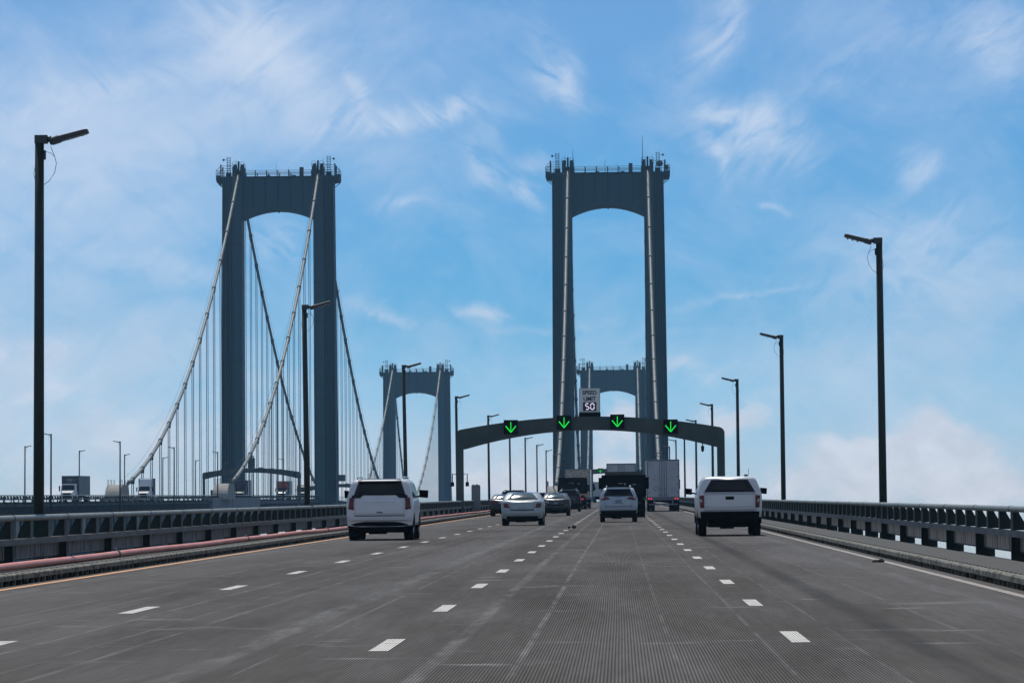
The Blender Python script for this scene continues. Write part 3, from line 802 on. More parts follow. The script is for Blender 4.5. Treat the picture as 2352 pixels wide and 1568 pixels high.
tw = empty('suspension_tower', (CR, D1, 0), 'large tower of the right roadway with a tall antenna and a dish on top', 'bridge tower', 'suspension bridge towers')
tower_parts(tw)
for C, D, lab in ((CL, D1, 'large blue green bridge tower of the left bridge, cables crossing its legs'),
                  (CL, D2, 'small distant tower of the left bridge seen between the two big towers'),
                  (CR, D2, 'small distant tower framed inside the legs of the right big tower')):
    c = copy_tree(tw); c.location = (C, D, 0); c['label'] = lab
m = MB(); m.tube([(8.05, -2, 135), (8.05, -2, 142.3)], .09, 6, r1=.04); m.tube([(-8.0, -2, 135), (-8.0, -2, 139.4)], .07, 6, r1=.03); m.build('tall_antenna', M['tower_b'], tw)
m = MB()
m.tube([(12.0, -2.9, 135.6), (12.0, -2.6, 135.6)], .75, 16, r1=.3); m.box(12.95, 14.0, -2.9, -2.2, 134.2, 135.3)
m.build('dish_antenna', M['tower'], tw)
# tower foundations are part of each tower (base and lower strut)

# ------------------------------------------------------------------ main cables and suspenders
ZS = 135.3
def cable_z(y, up):
    a = 745.0
    zm = RZ((D1+D2)/2, up)+2.6
    if y < D1:
        t = (y-a)/(D1-a); z0 = RZ(a, up)+3.3
        return z0+(ZS-z0)*t - 4*12.5*t*(1-t)
    if y <= D2:
        s = (y-(D1+D2)/2)/((D2-D1)/2); return zm+(ZS-zm)*s*s
    t = (D2+220.5-y)/220.5; z0 = RZ(D2+220.5, up)+3.3
    return z0+(ZS-z0)*t - 4*12.5*t*(1-t)
rope_me = None
def cable(C, up, sx, label):
    global rope_me
    t = empty('main_cable', (C+sx*9.25, 0, 0), label, 'cable', 'main suspension cables')
    ys = frange(745, D1, 7.6)+frange(D1, D2, 7.6)[1:]+frange(D2, D2+220.5, 7.6)[1:]
    m = MB(); m.tube([(0, y, cable_z(y, up)) for y in ys], .335, 12); m.build('cable_strand', M['cable'], t)
    for q in (-.45, .45):
        m = MB(); m.tube([(q, y, cable_z(y, up)+1.15/max(.3, math.cos(math.atan2(cable_z(y+1, up)-cable_z(y-1, up), 2)))) for y in ys], .022, 4); m.build('hand_rope', M['rope'], t)
    if rope_me is None:
        r = MB()
        for dx in (-.16, .16):
            for dy in (-.32, .32): r.tube([(dx, dy, 0), (dx, dy, 1)], .040, 5, cap=False)
        rope_me = r.mesh('suspender', M['rope'])
        b = MB(); b.tube([(0, -.55, 0), (0, .55, 0)], .44, 12)
        b.box(-.30, .30, -.38, .38, -.85, -.2)
        cable.band = b.mesh('cable_band', M['band'])
    st = [D1-15.24*k for k in range(1, 15)]+[D1+(D2-D1)/43*k for k in range(1, 43)]+[D2+15.24*k for k in range(1, 14)]
    for y in st:
        zt, zb = cable_z(y, up), RZ(y, up)-.3
        sl = math.atan2(cable_z(y+1, up)-cable_z(y-1, up), 2)
        if zt-zb > .8:
            o = bpy.data.objects.new('suspender', rope_me); COL.objects.link(o); o.parent = t; o.location = (0, y, zb); o.scale = (1, 1, zt-.4-zb)
        o = bpy.data.objects.new('cable_band', cable.band); COL.objects.link(o); o.parent = t; o.location = (0, y, zt); o.rotation_euler = (sl, 0, 0)
    return t
cable(CL, 1.0, -1, 'outermost left main cable, rising from the far housing to the left tower')
cable(CL, 1.0, 1, 'main cable of the left bridge crossing in front of the left tower opening')
cable(CR, 0, -1, 'pale main cable running up the left leg of the right tower')
cable(CR, 0, 1, 'pale main cable running up the right leg of the right tower')

# ------------------------------------------------------------------ lamp posts
def lamp_proto():
    t = empty('lamp_post', (0, 0, 0))
    m = MB(); m.tube([(0, 0, -1.2), (0, 0, 8.30)], .115, 16, r1=.09)
    m.tube([(0, 0, -.35), (0, 0, -.25)], .16, 12); m.build('pole', M['pole'], t)
    m = MB(); m.box(-.09, .16, -.085, .085, 8.28, 8.44); m.tube([(.14, 0, 8.36), (.24, 0, 8.37)], .062, 10); m.build('bracket', M['lamp_head'], t)
    m = MB()
    # luminaire: tapered flat casing tilted up about 15 degrees
    def pt(s_, h, w_): 
        a = R(14.5); return (.20+s_*math.cos(a)-h*math.sin(a), w_, 8.33+s_*math.sin(a)+h*math.cos(a))
    secs = [(0, -.075, .03, .08), (.05, -.085, .045, .11), (.20, -.075, .06, .13), (.22, -.062, .048, .14), (.73, -.045, .042, .15), (.79, -.04, .03, .14)]
    base = len(m.v)
    for (s_, lo, hi, wd) in secs:
        m.v += [pt(s_, lo, -wd), pt(s_, lo, wd), pt(s_, hi*.6, wd), pt(s_, hi, wd*.6), pt(s_, hi, -wd*.6), pt(s_, hi*.6, -wd)]
    for k in range(len(secs)-1):
        for j in range(6):
            a = base+6*k+j; b = base+6*k+(j+1) % 6; m.f.append((a, b, b+6, a+6)); m.smooth.append(False)
    m.f.append(tuple(range(base, base+6))); m.smooth.append(False); m.f.append(tuple(range(base+30, base+36))); m.smooth.append(False)
    hd = m.build('lamp_head', M['lamp_head'], t)
    m = MB(); m.hexa([pt(.32, -.068, -.11), pt(.75, -.056, -.11), pt(.75, -.056, .11), pt(.32, -.068, .11)], [pt(.32, -.060, -.11), pt(.75, -.047, -.11), pt(.75, -.047, .11), pt(.32, -.060, .11)])
    for s_ in (.40, .54, .68):
        c = Vector(pt(s_, -.062, -.09)); m.box(c.x-.018, c.x+.018, c.y-.02, c.y+.02, c.z-.03, c.z+.01)
    m.build('lens_panel', M['led'], hd)
    m = MB(); m.box(.075, .125, -.05, .05, 7.96, 8.14); m.build('junction_box', M['pole'], t)
    m = MB(); m.tube([(.22, .02, 8.22), (.30, .02, 8.02), (.335, .02, 7.88), (.30, .02, 7.70), (.20, .02, 7.54), (.09, .02, 7.46)], .006, 5)
    m.tube([(.12, .02, 8.12), (.22, .02, 8.09), (.30, .02, 8.02)], .005, 5)
    m.tube([(-.09, .02, 7.82), (-.115, .02, 7.68), (-.09, .02, 7.55)], .005, 5)
    m.build('loose_wire', M['plastic'], t)
    return t
LP = lamp_proto()
first = [True]
def lamp(x, y, up, toward, label, group, lean=0.0):
    if first[0]: c = LP; first[0] = False
    else: c = copy_tree(LP)
    c.location = (x, y, RZ(y, up)+(.13 if y < 90 else 0)); c.rotation_euler = (0, R(lean), 0 if toward > 0 else PI)
    tag(c, label, 'street lamp', group)
leanL = [.15, -.6, -.8, -.5, -.3, -.3, -.2, -.2, 0, 0, 0, 0]
for i in range(11):
    y = 82.63+71.36*i
    lab = '%s lamp post of the row along the left railing of the near road' % ORD[i]
    lamp(CR-9.4, y, 0, 1, lab, 'lamp posts along the left railing of the near road', leanL[i])
for i in range(11):
    y = 117.23+71.36*i
    lab = '%s lamp post of the row along the right railing of the near road' % ORD[i]
    lamp(CR+9.4, y, 0, -1, lab, 'lamp posts along the right railing of the near road', 0.0 if i < 5 else .1)
for i in range(8):
    lamp(CL+9.4, 506.6+70.2*i, 1.0, -1, '%s thin lamp post on the left bridge with its head pointing left' % ORD[i], 'lamp posts on the near side of the left bridge', -.2)
for i in range(9):
    lamp(CL-9.4, 616.5+62.2*i, 1.0, 1, '%s thin lamp post on the left bridge with its head pointing right' % ORD[i], 'lamp posts on the far side of the left bridge', .2)

# ------------------------------------------------------------------ text helper
def text_mesh(s, size, m, name, bold=0.0, sx=1.0):
    cu = bpy.data.curves.new(name, 'FONT'); cu.body = s; cu.size = size; cu.align_x = 'CENTER'; cu.align_y = 'CENTER'; cu.extrude = .006; cu.offset = bold
    o = bpy.data.objects.new(name, cu); COL.objects.link(o)
    dg = bpy.context.evaluated_depsgraph_get(); me = bpy.data.meshes.new_from_object(o.evaluated_get(dg))
    bpy.data.objects.remove(o); me.materials.clear(); me.materials.append(m)
    for v in me.vertices:
        x, y, z = v.co; v.co = (x*sx, -z, y)
    me.name = name; return me

# ------------------------------------------------------------------ lane control gantries
def seg7(mb, x, z, w, h, digit, t, y):
    S = {'5': 'afgcd', '0': 'abcdef'}[digit]
    seg = {'a': ((-w/2, h/2), (w/2, h/2)), 'g': ((-w/2, 0), (w/2, 0)), 'd': ((-w/2, -h/2), (w/2, -h/2)), 'f': ((-w/2, 0), (-w/2, h/2)), 'e': ((-w/2, -h/2), (-w/2, 0)), 'b': ((w/2, 0), (w/2, h/2)), 'c': ((w/2, -h/2), (w/2, 0))}
    for s_ in S:
        (x0, z0), (x1, z1) = seg[s_]
        if x0 == x1: mb.box(x+x0-t/2, x+x0+t/2, y-.01, y, z+min(z0, z1)+t*.6, z+max(z0, z1)-t*.6)
        else: mb.box(x+x0+t*.6, x+x1-t*.6, y-.01, y, z+z0-t/2, z+z0+t/2)

def gantry(C, Y, up, half, label, sign, facing=-1, lit=True):
    z0 = RZ(Y, up); t = empty('lane_control_gantry', (C, Y, z0), label, 'gantry')
    k = half/9.2
    top = lambda x: 6.0+.86*(1-(x/(9.25*k))**2)
    bot = lambda x: 5.92-1.32*(x/(9.0*k))**2
    m = MB(); xs = [-9.45*k+.35*q for q in (0, .03, .1, .22, .4, .65)]+[-9.45*k+.35+(18.9*k-.7)*i/44 for i in range(45)]+[9.45*k-.35*q for q in (.65, .4, .22, .1, .03, 0)]
    for a, b in zip(xs[:-1], xs[1:]):
        def tt(x):
            e = 9.45*k-abs(x); z = top(x)
            if e < .35: z -= .35-math.sqrt(max(0, .35**2-(.35-e)**2))
            return z
        ba = bot(min(abs(a), 8.95*k)); bb = bot(min(abs(b), 8.95*k))
        m.hexa([(a, -.3, ba), (b, -.3, bb), (b, .3, bb), (a, .3, ba)], [(a, -.3, tt(a)), (b, -.3, tt(b)), (b, .3, tt(b)), (a, .3, tt(a))])
    m.build('arched_beam', M['gantry'], t)
    m = MB()
    for x in (-8.6*k, -6.9*k, -3.7*k, 3.7*k, 7.0*k, 8.6*k):
        m.box(x-.035, x+.035, -.335, -.302, bot(x)+.02, top(x)-.04)
    m.build('splice_plate', M['gantry'], t)
    for sx in (-1, 1):
        x = sx*9.18*k; m = MB(); m.box(x-.27, x+.27, -.28, .28, -1.2, 4.62); m.box(x-.36, x+.36, -.36, .36, -.5, -.42); m.build('post', M['gantry'], t)
    for i in range(4):
        x = (-5.55+3.74*i)*k if lit else (-5.5+3.7*i)*k
        zc = (6.155, 6.44, 6.47, 6.08)[i]
        fy = -.31 if facing < 0 else .31
        m = MB(); m.box(x-.47, x+.47, -.52, -.302, zc-.48, zc+.48); m.box(x-.5, x+.5, -.60, -.45, zc+.44, zc+.50)
        m.box(x-.50, x-.47, -.58, -.34, zc-.48, zc+.48); m.box(x+.47, x+.50, -.58, -.34, zc-.48, zc+.48)
        s_ = m.build('lane_signal', M['plastic'] if lit else M['gantry'], t)
        if lit:
            a = MB(); w_ = .055; y0, y1 = -.545, -.525
            a.box(x-w_/2, x+w_/2, y0, y1, zc-.26, zc+.36)
            for sg in (-1, 1):
                p0 = Vector((x, 0, zc-.36)); p1 = Vector((x+sg*.36, 0, zc+.08)); d = (p1-p0).normalized(); n_ = Vector((d.z, 0, -d.x))*w_*.62
                q = [p0-n_, p1-n_, p1+n_, p0+n_]
                a.prism([(v.x, v.z) for v in q], 'y', y0-.003*(sg > 0), y1)
            a.build('green_arrow', M['green_led'], s_)
    if sign:
        m = MB(); m.box(-.74, .74, -.16, .05, 7.14, 8.86); sg = m.build('speed_limit_sign', M['signw'], t)
        m = MB()
        for a, b, c, d in ((-.72, .72, 8.815, 8.835), (-.72, .72, 7.165, 7.185), (-.72, -.70, 7.186, 8.814), (.70, .72, 7.186, 8.814)): m.box(a, b, -.165, -.1601, c, d)
        m.build('border', M['ink'], sg)
        m = MB(); m.box(-.76, .76, -.35, .30, 6.86, 7.138); m.build('sign_base', M['plastic'], sg)
        for s, z, sz in (('SPEED', 8.53, .40), ('LIMIT', 8.10, .40)):
            o = bpy.data.objects.new('lettering', text_mesh(s, sz, M['ink'], 'lettering', .010, .94)); COL.objects.link(o); o.parent = sg; o.location = (0, -.168, z)
        m = MB(); m.box(-.47, .47, -.185, -.161, 7.27, 7.87); m.build('display', M['screen'], sg)
        m = MB(); seg7(m, -.17, 7.57, .22, .40, '5', .055, -.187); seg7(m, .19, 7.57, .24, .40, '0', .055, -.187); m.build('digits', M['digit'], sg)
        m = MB(); m.box(-.60, -.52, -.34, -.305, 5.9, 6.86); m.box(.52, .60, -.34, -.305, 5.9, 6.86); m.build('sign_bracket', M['gantry'], t)
        m = MB(); m.tube([(5.9+2.0, 0, 4.95), (7.9, 0, 4.65)], .04, 6); m.tube([(7.9, 0, 4.72), (7.9, 0, 4.40)], .12, 10, r1=.10); m.tube([(7.9, 0, 4.40), (7.9, 0, 4.30)], .10, 10, r1=.04); m.build('dome_camera', M['plastic'], t)
        for sx in (-1, 1):
            m = MB(); x = -9.18+sx*.34
            m.tube([(x-sx*.08, -.1, 2.9), (x+sx*.18, -.1, 2.95), (x+sx*.18, -.1, 2.25)], .035, 6)
            m.tube([(x+sx*.18, -.1, 2.35), (x+sx*.18, -.1, 2.05)], .12, 8); m.build('post_camera', M['plastic'], t)
    return t
gantry(CR, 295, 0, 9.2, 'arched green gantry over the near road with speed limit sign and four lit arrows', True)
gantry(CR, 870, 0, 10.15, 'distant gantry behind the white trailers, two green arrows showing', False)
g1 = gantry(CL, 890, 1.0, 10.15, 'arched gantry in front of the left tower base, unlit, back of a sign on top', False, lit=False)
m = MB(); m.box(-.75, .75, -.1, .15, 6.9, 9.0); m.build('sign_back', M['gantry'], g1)
m = MB(); m.box(-8.7, -7.9, -.3, .3, .9, 2.3); m.build('control_cabinet', M['tower_b'], g1)
g2 = gantry(CL, 1171, 1.0, 10.15, 'second arched gantry of the left bridge, beyond the left tower', False, lit=False)
m = MB(); m.box(-1.6, 1.6, -.1, .1, 7.6, 9.4); m.box(-1.2, -1.1, -.05, .05, 6.8, 7.6); m.box(1.1, 1.2, -.05, .05, 6.8, 7.6); m.build('sign_back', M['girder_l'], g2)

# grey cabinet standing at the left rail behind the gantry post
t = empty('roadside_cabinet', (CR-8.85, 318, RZ(318)), 'grey steel cabinet standing at the left railing behind the gantry post', 'cabinet')
m = MB(); m.box(-.33, .33, -.3, .3, .2, 2.15); m.build('cabinet_body', M['conc_g'], t)
m = MB(); m.box(-.30, .30, -.26, .26, 2.15, 2.20); m.box(-.24, -.16, -.05, .05, 2.20, 2.26); m.box(.02, .14, -.06, .06, 2.20, 2.27); m.build('cabinet_cap', M['girder_l'], t)

# ------------------------------------------------------------------ red pipe on the left walkway
def pipe():
    t = empty('red_pipe', (0, 0, 0), 'faded red standpipe lying along the left walkway behind the kerb', 'pipe')
    ys = [40+4*k for k in range(120)]
    def xo(y): return CR-7.86+.10*math.sin(y*.047)+.05*math.sin(y*.13+1)
    m = MB(); m.tube([(xo(y), y, RZ(y)+.243+.006*math.sin(y*.3)) for y in ys], .062, 12); m.build('pipe_run', M['pipe'], t)
    y = 54.8
    while y < 420:
        m = MB(); m.tube([(xo(y), y-.10, RZ(y-.10)+.243), (xo(y), y+.10, RZ(y+.10)+.243)], .078, 12); m.tube([(xo(y)+.02, y, RZ(y)+.31), (xo(y)-.05, y, RZ(y)+.345)], .02, 6); m.build('coupling', M['coupling'], t); y += 28.8
pipe()

# ------------------------------------------------------------------ debris on the road
def lump(name, x, y, s, label):
    m = MB(); rnd = random.Random(int(x*100)+int(y))
    for (dx, dz, r) in s:
        n = 10; base = len(m.v)
        for i in range(5):
            th = PI*(i+.5)/5
            for j in range(n):
                ph = 2*PI*j/n; rr = r*(1+.35*(rnd.random()-.5))
                m.v.append((dx+rr*1.25*math.sin(th)*math.cos(ph), rr*1.3*math.sin(th)*math.sin(ph), dz+rr*.8*math.cos(th)))
        for i in range(4):
            for j in range(n):
                a = base+i*n+j; b = base+i*n+(j+1) % n; m.f.append((a, b, b+n, a+n)); m.smooth.append(False)
        m.f.append(tuple(base+j for j in range(n))); m.smooth.append(False); m.f.append(tuple(base+4*n+j for j in range(n))); m.smooth.append(False)
    o = m.build(name, M['leaf'], None, (x, y, RZ(y))); tag(o, label, 'debris')
lump('road_debris', CR+.10, 169, [(-.09, .04, .06), (.10, .055, .085)], 'two dark lumps of debris on the lane line behind the silver hatchback')
lump('road_debris', 4.86, 79.5, [(-.07, .012, .05), (.04, .015, .06)], 'flat dark scrap lying beside the right edge line')

# ------------------------------------------------------------------ vehicles
GR = math.atan(G)
class Car:
    """body lofted along its length; rear at y=0, front at y=L, x centred"""
    def __init__(s, name, X, Y, up, label, cat, W, L, H, rear, top, zb, belt, tumble, paint, bulge=.12, rot=0.0, rad=.10, nose=.9, wmin=.97):
        s.t = empty(name, (X, Y, RZ(Y, up)), label, cat, 'vehicles on the near road' if up == 0 else 'vehicles on the left bridge', (GR, 0, rot))
        s.W, s.L, s.H, s.belt, s.tumble, s.bulge, s.rear, s.rad, s.zb, s.wmin = W, L, H, belt, tumble, bulge, rear, rad, zb, wmin
        # stations: rear profile (z, y) from the bottom up, then top contour (y, z) forward
        st = [(y, z) for (z, y) in rear] + top
        me = MB(); n = 13; rings = []
        for k, (y, zt) in enumerate(st):
            tail = max(0, 1-y/.9); front = max(0, (y-(L-1.1))/1.1)
            ring = []
            pts = []
            r = min(rad, (zt-zb)*.45)
            for j in range(n):
                q = j/(n-1)
                if q < .25: x, z = s.w(zb+.08)*.93*(q/.25), zb
                elif q < .70:
                    zz = zb+.04+(max(zt-r, zb+.05)-zb-.04)*((q-.25)/.45)
                    x, z = s.w(zz), zz
                elif q < .86:
                    a = (q-.70)/.16*PI/2; zz = max(zt-r, zb+.05); ww = s.w(zz)
                    x, z = ww-r*1.3*(1-math.cos(a)), zz+r*math.sin(a)*.92
                else:
                    ww = s.w(max(zt-r, zb+.05))-r*1.3; u = 1-(q-.86)/.14
                    x, z = ww*u, zt-r*.08*u*u
                pts.append((x, z))
            full = [(-x, z) for x, z in pts[::-1]][:-1] + pts
            for (x, z) in full:
                xn = abs(x)/(W/2)
                yy = y + tail*bulge*xn**4 - front*.35*xn**3
                f = 1-front*(1-nose)
                ring.append((x*f, yy, z))
            rings.append(ring)
        N_ = len(rings[0])
        for ring in rings: me.v += ring
        for k in range(len(rings)-1):
            for j in range(N_):
                a = k*N_+j; b = k*N_+(j+1) % N_; me.f.append((a, b, b+N_, a+N_)); me.smooth.append(True)
        me.f.append(tuple(range(N_))); me.smooth.append(False); e = (len(rings)-1)*N_
        me.f.append(tuple(e+j for j in range(N_))); me.smooth.append(False)
        s.body = me.build('body', paint, s.t)
        s.st = st
    def w(s, z):
        if z <= s.belt: 
            k = (s.belt-z)/max(.01, s.belt-s.zb); return s.W/2*(1-(1-s.wmin)*k*k)
        return s.W/2*(1-s.tumble*((z-s.belt)/(s.H-s.belt))**1.15)
    def yr(s, z):
        r = s.rear
        if z <= r[0][0]: return r[0][1]
        for (z0, y0), (z1, y1) in zip(r[:-1], r[1:]):
            if z <= z1: return y0+(y1-y0)*(z-z0)/max(1e-6, z1-z0)
        return r[-1][1]
    def patch(s, name, quad, m, off=.006, thick=.03, parent=None, nx=8, nz=5):
        """quad: bottom-left, bottom-right, top-right, top-left as (x, z) on the rear face"""
        me = MB(); P = []
        (x0, z0), (x1, z1), (x2, z2), (x3, z3) = quad
        for j in range(nz+1):
            v = j/nz
            for i in range(nx+1):
                u = i/nx
                xa, za = x0+(x1-x0)*u, z0+(z1-z0)*u; xb, zb_ = x3+(x2-x3)*u, z3+(z2-z3)*u
                x, z = xa+(xb-xa)*v, za+(zb_-za)*v
                xn = abs(x)/(s.W/2); y = s.yr(z)
                tl = max(0, 1-y/.9)
                P.append((x, y+tl*s.bulge*xn**4, z))
        # outward direction in the y-z plane
        for d in (off, off-thick):
            for (x, y, z) in P: me.v.append((x, y-d, z+d*.3))
        K = nx+1; T = K*(nz+1)
        for j in range(nz):
            for i in range(nx):
                a = j*K+i; me.f.append((a, a+1, a+1+K, a+K)); me.smooth.append(True)
                me.f.append((T+a, T+a+K, T+a+1+K, T+a+1)); me.smooth.append(True)
        rim = [i for i in range(K)]+[j*K+nx for j in range(1, nz+1)]+[nz*K+i for i in range(nx-1, -1, -1)]+[j*K for j in range(nz-1, 0, -1)]
        for a, b in zip(rim, rim[1:]+rim[:1]): me.f.append((a, b, T+b, T+a)); me.smooth.append(False)
        return me.build(name, m, parent or s.t)
    def side(s, name, poly, m, sides=(-1, 1), off=.006, parent=None):
        for sd in sides:
            me = MB(); n = len(poly)
            # fan over the side surface
            A = [(sd*(s.w(z)+off), y, z) for (y, z) in poly]; Bk = [(sd*(s.w(z)-.03), y, z) for (y, z) in poly]
            i = len(me.v); me.v += A+Bk
            me.f.append(tuple(range(n))); me.smooth.append(False); me.f.append(tuple(range(n, 2*n))); me.smooth.append(False)
            for k in range(n): me.f.append((k, (k+1) % n, n+(k+1) % n, n+k)); me.smooth.append(False)
            me.build(name, m, parent or s.t)
    def wheels(s, r, tw, y0, y1, inset=.03, dual=False, rim=None):
        for sx in (-1, 1):
            for y in (y0, y1):
                xo = sx*(s.W/2-inset); xi = sx*(s.W/2-inset-tw)
                m = MB(); n = 22
                prof = [(xi, r*.6), (xi, r*.93), (xi+(xo-xi)*.12, r), (xi+(xo-xi)*.88, r), (xo, r*.93), (xo, r*.66), (xo-(xo-xi)*.12, r*.62)]
                b = len(m.v)
                for (x, rr) in prof:
                    for j in range(n): m.v.append((x, y+rr*math.cos(2*PI*j/n), r+rr*math.sin(2*PI*j/n)))
                for k in range(len(prof)-1):
                    for j in range(n):
                        a = b+k*n+j; c = b+k*n+(j+1) % n; m.f.append((a, c, c+n, a+n)); m.smooth.append(True)
                m.f.append(tuple(b+j for j in range(n))); m.smooth.append(False)
                wh = m.build('wheel', M['tyre'], s.t)
                m = MB(); x = xo-(xo-xi)*.10
                m.tube([(x-sx*.05, y, r), (x, y, r)], r*.62, n)
                for j in range(6):
                    a = 2*PI*j/6; m.tube([(x+sx*.01, y, r), (x+sx*.008, y+r*.58*math.cos(a), r+r*.58*math.sin(a))], r*.07, 5)
                m.build('rim', rim or M['rim'], wh)
                # dark arch
                m = MB(); pl = [(y+(r+.05)*math.cos(PI*j/14), r+(r+.05)*math.sin(PI*j/14)) for j in range(15)]
                pl = [(a, min(c, s.zb+ (r*2+.12-s.zb))) for a, c in pl]
                xs_ = sorted((sx*(s.W/2-.12), sx*(s.W/2-.005)))
                m.prism(pl, 'x', xs_[0], xs_[1]); m.build('wheel_arch', M['plastic'], s.t)
    def under(s, z0, z1, hw, y0=.25, y1=None):
        m = MB(); y1 = y1 or s.L-.4
        m.box(-hw, hw, y0, y1, z0, z1)
        m.box(-hw*.45, hw*.2, y0+.1, y0+.9, z0-.05, z0); m.tube([(-hw, 0.9, z0+.05), (hw, .9, z0+.05)], .06, 8)
        m.build('underbody', M['plastic'], s.t)
    def mirrors(s, z, y, ext=.22, h=.2, w=.2, m=None):
        for sx in (-1, 1):
            q = MB(); x0 = sx*(s.w(z)-.02)
            q.tube([(x0, y, z-h*.35), (x0+sx*(ext-w*.5), y, z-h*.2)], .03, 6)
            xa, xb = sorted((x0+sx*(ext-w*.75), x0+sx*(ext+w*.35)))
            q.hexa([(xa+.01, y-.06, z-h/2+.02), (xb-.01, y-.06, z-h/2), (xb-.03, y+.10, z-h/2+.03), (xa+.03, y+.10, z-h/2+.03)],
                   [(xa, y-.06, z+h/2), (xb, y-.06, z+h/2-.02), (xb-.03, y+.10, z+h/2-.04), (xa+.03, y+.10, z+h/2-.04)])
            q.build('wing_mirror', m or M['plastic'], s.t)

def suv_big():
    W, L, H = 2.06, 5.3, 1.90
    rear = [(.60, .02), (.75, .0), (1.0, .02), (1.30, .07), (1.5, .16), (1.7, .27), (1.80, .33), (1.86, .42)]
    top = [(.62, 1.885), (1.2, 1.90), (2.6, 1.90), (3.2, 1.84), (3.6, 1.62), (3.95, 1.36), (4.2, 1.26), (4.9, 1.18), (5.2, 1.0), (5.3, .75)]
    c = Car('white_suv', -7.42, 129.3, 0, 'large white sport utility vehicle in the left lane, nearest vehicle on the left', 'car', W, L, H, rear, top, .42, 1.18, .17, M['white'], .13, rot=R(-.3), rad=.12)
    gl = [(-.80, 1.39), (.80, 1.39), (.66, 1.80), (-.66, 1.80)]
    g = c.patch('rear_window', gl, M['glass'], .01)
    for sx in (-1, 1):
        q = [(.60*sx, 1.31), (.87*sx, 1.30), (.86*sx, 1.39), (.50*sx, 1.39)]
        if sx < 0: q = [q[1], q[0], q[3], q[2]]
        c.patch('window_corner', q, M['glass'], .01, parent=g)
        q = [(.80*sx, .94), (.97*sx, .97), (.93*sx, 1.32), (.79*sx, 1.30)]
        if sx < 0: q = [q[1], q[0], q[3], q[2]]
        tl = c.patch('tail_light', q, M['tail'], .014)
        q = [(.785*sx, .98), (.80*sx, .98), (.80*sx, 1.22), (.785*sx, 1.22)]
        if sx < 0: q = [q[1], q[0], q[3], q[2]]
        c.patch('reversing_lamp', q, M['lamp_clear'], .017, parent=tl)
    c.patch('spoiler', [(-.68, 1.80), (.68, 1.80), (.64, 1.875), (-.64, 1.875)], M['white'], .07, .09)
    tg = c.patch('tailgate', [(-.78, .76), (.78, .76), (.78, 1.285), (-.78, 1.285)], M['white'], .012)
    c.patch('lower_seam', [(-.76, .735), (.76, .735), (.79, .76), (-.79, .76)], M['plastic'], .008)
    c.patch('badge_bar', [(-.48, 1.175), (.48, 1.175), (.48, 1.195), (-.48, 1.195)], M['chrome'], .026, parent=tg)
    c.patch('plate_recess', [(-.42, .93), (.42, .93), (.50, 1.16), (-.50, 1.16)], M['white'], .006, .02, parent=tg)
    c.patch('tailgate_handle', [(-.09, .84), (.09, .84), (.09, .87), (-.09, .87)], M['rail_dark'], .02, parent=tg)
    c.patch('bumper', [(-.98, .60), (.98, .60), (.985, .73), (-.985, .73)], M['white'], .03, .06)
    c.patch('bumper_chrome', [(-.86, .60), (.86, .60), (.86, .622), (-.86, .622)], M['chrome'], .036)
    c.patch('lower_valance', [(-.80, .30), (.80, .30), (.93, .598), (-.93, .598)], M['plastic'], -.03, .1)
    c.side('side_window', [(.55, 1.32), (2.9, 1.30), (2.85, 1.76), (.72, 1.78)], M['glass_s'])
    c.side('front_side_window', [(2.98, 1.30), (3.85, 1.30), (3.35, 1.72), (2.95, 1.76)], M['glass'])
    c.side('door_trim', [(1.5, .55), (3.9, .55), (3.9, .60), (1.5, .60)], M['chrome'], off=.012)
    c.wheels(.40, .29, .95, 4.1); c.under(.24, .5, .80); c.mirrors(1.42, 3.55, .28, .26, .26)
    for sx in (-1, 1):
        m = MB(); m.tube([(sx*.72, .75, 1.87), (sx*.72, .95, 1.945), (sx*.72, 2.9, 1.945), (sx*.72, 3.1, 1.86)], .025, 6); m.build('roof_rail', M['chrome'], c.t)
    m = MB(); m.tube([(.35, .3, .33), (.5, .1, .36)], .035, 8); m.build('exhaust', M['chrome'], c.t)
    return c
suv_big()

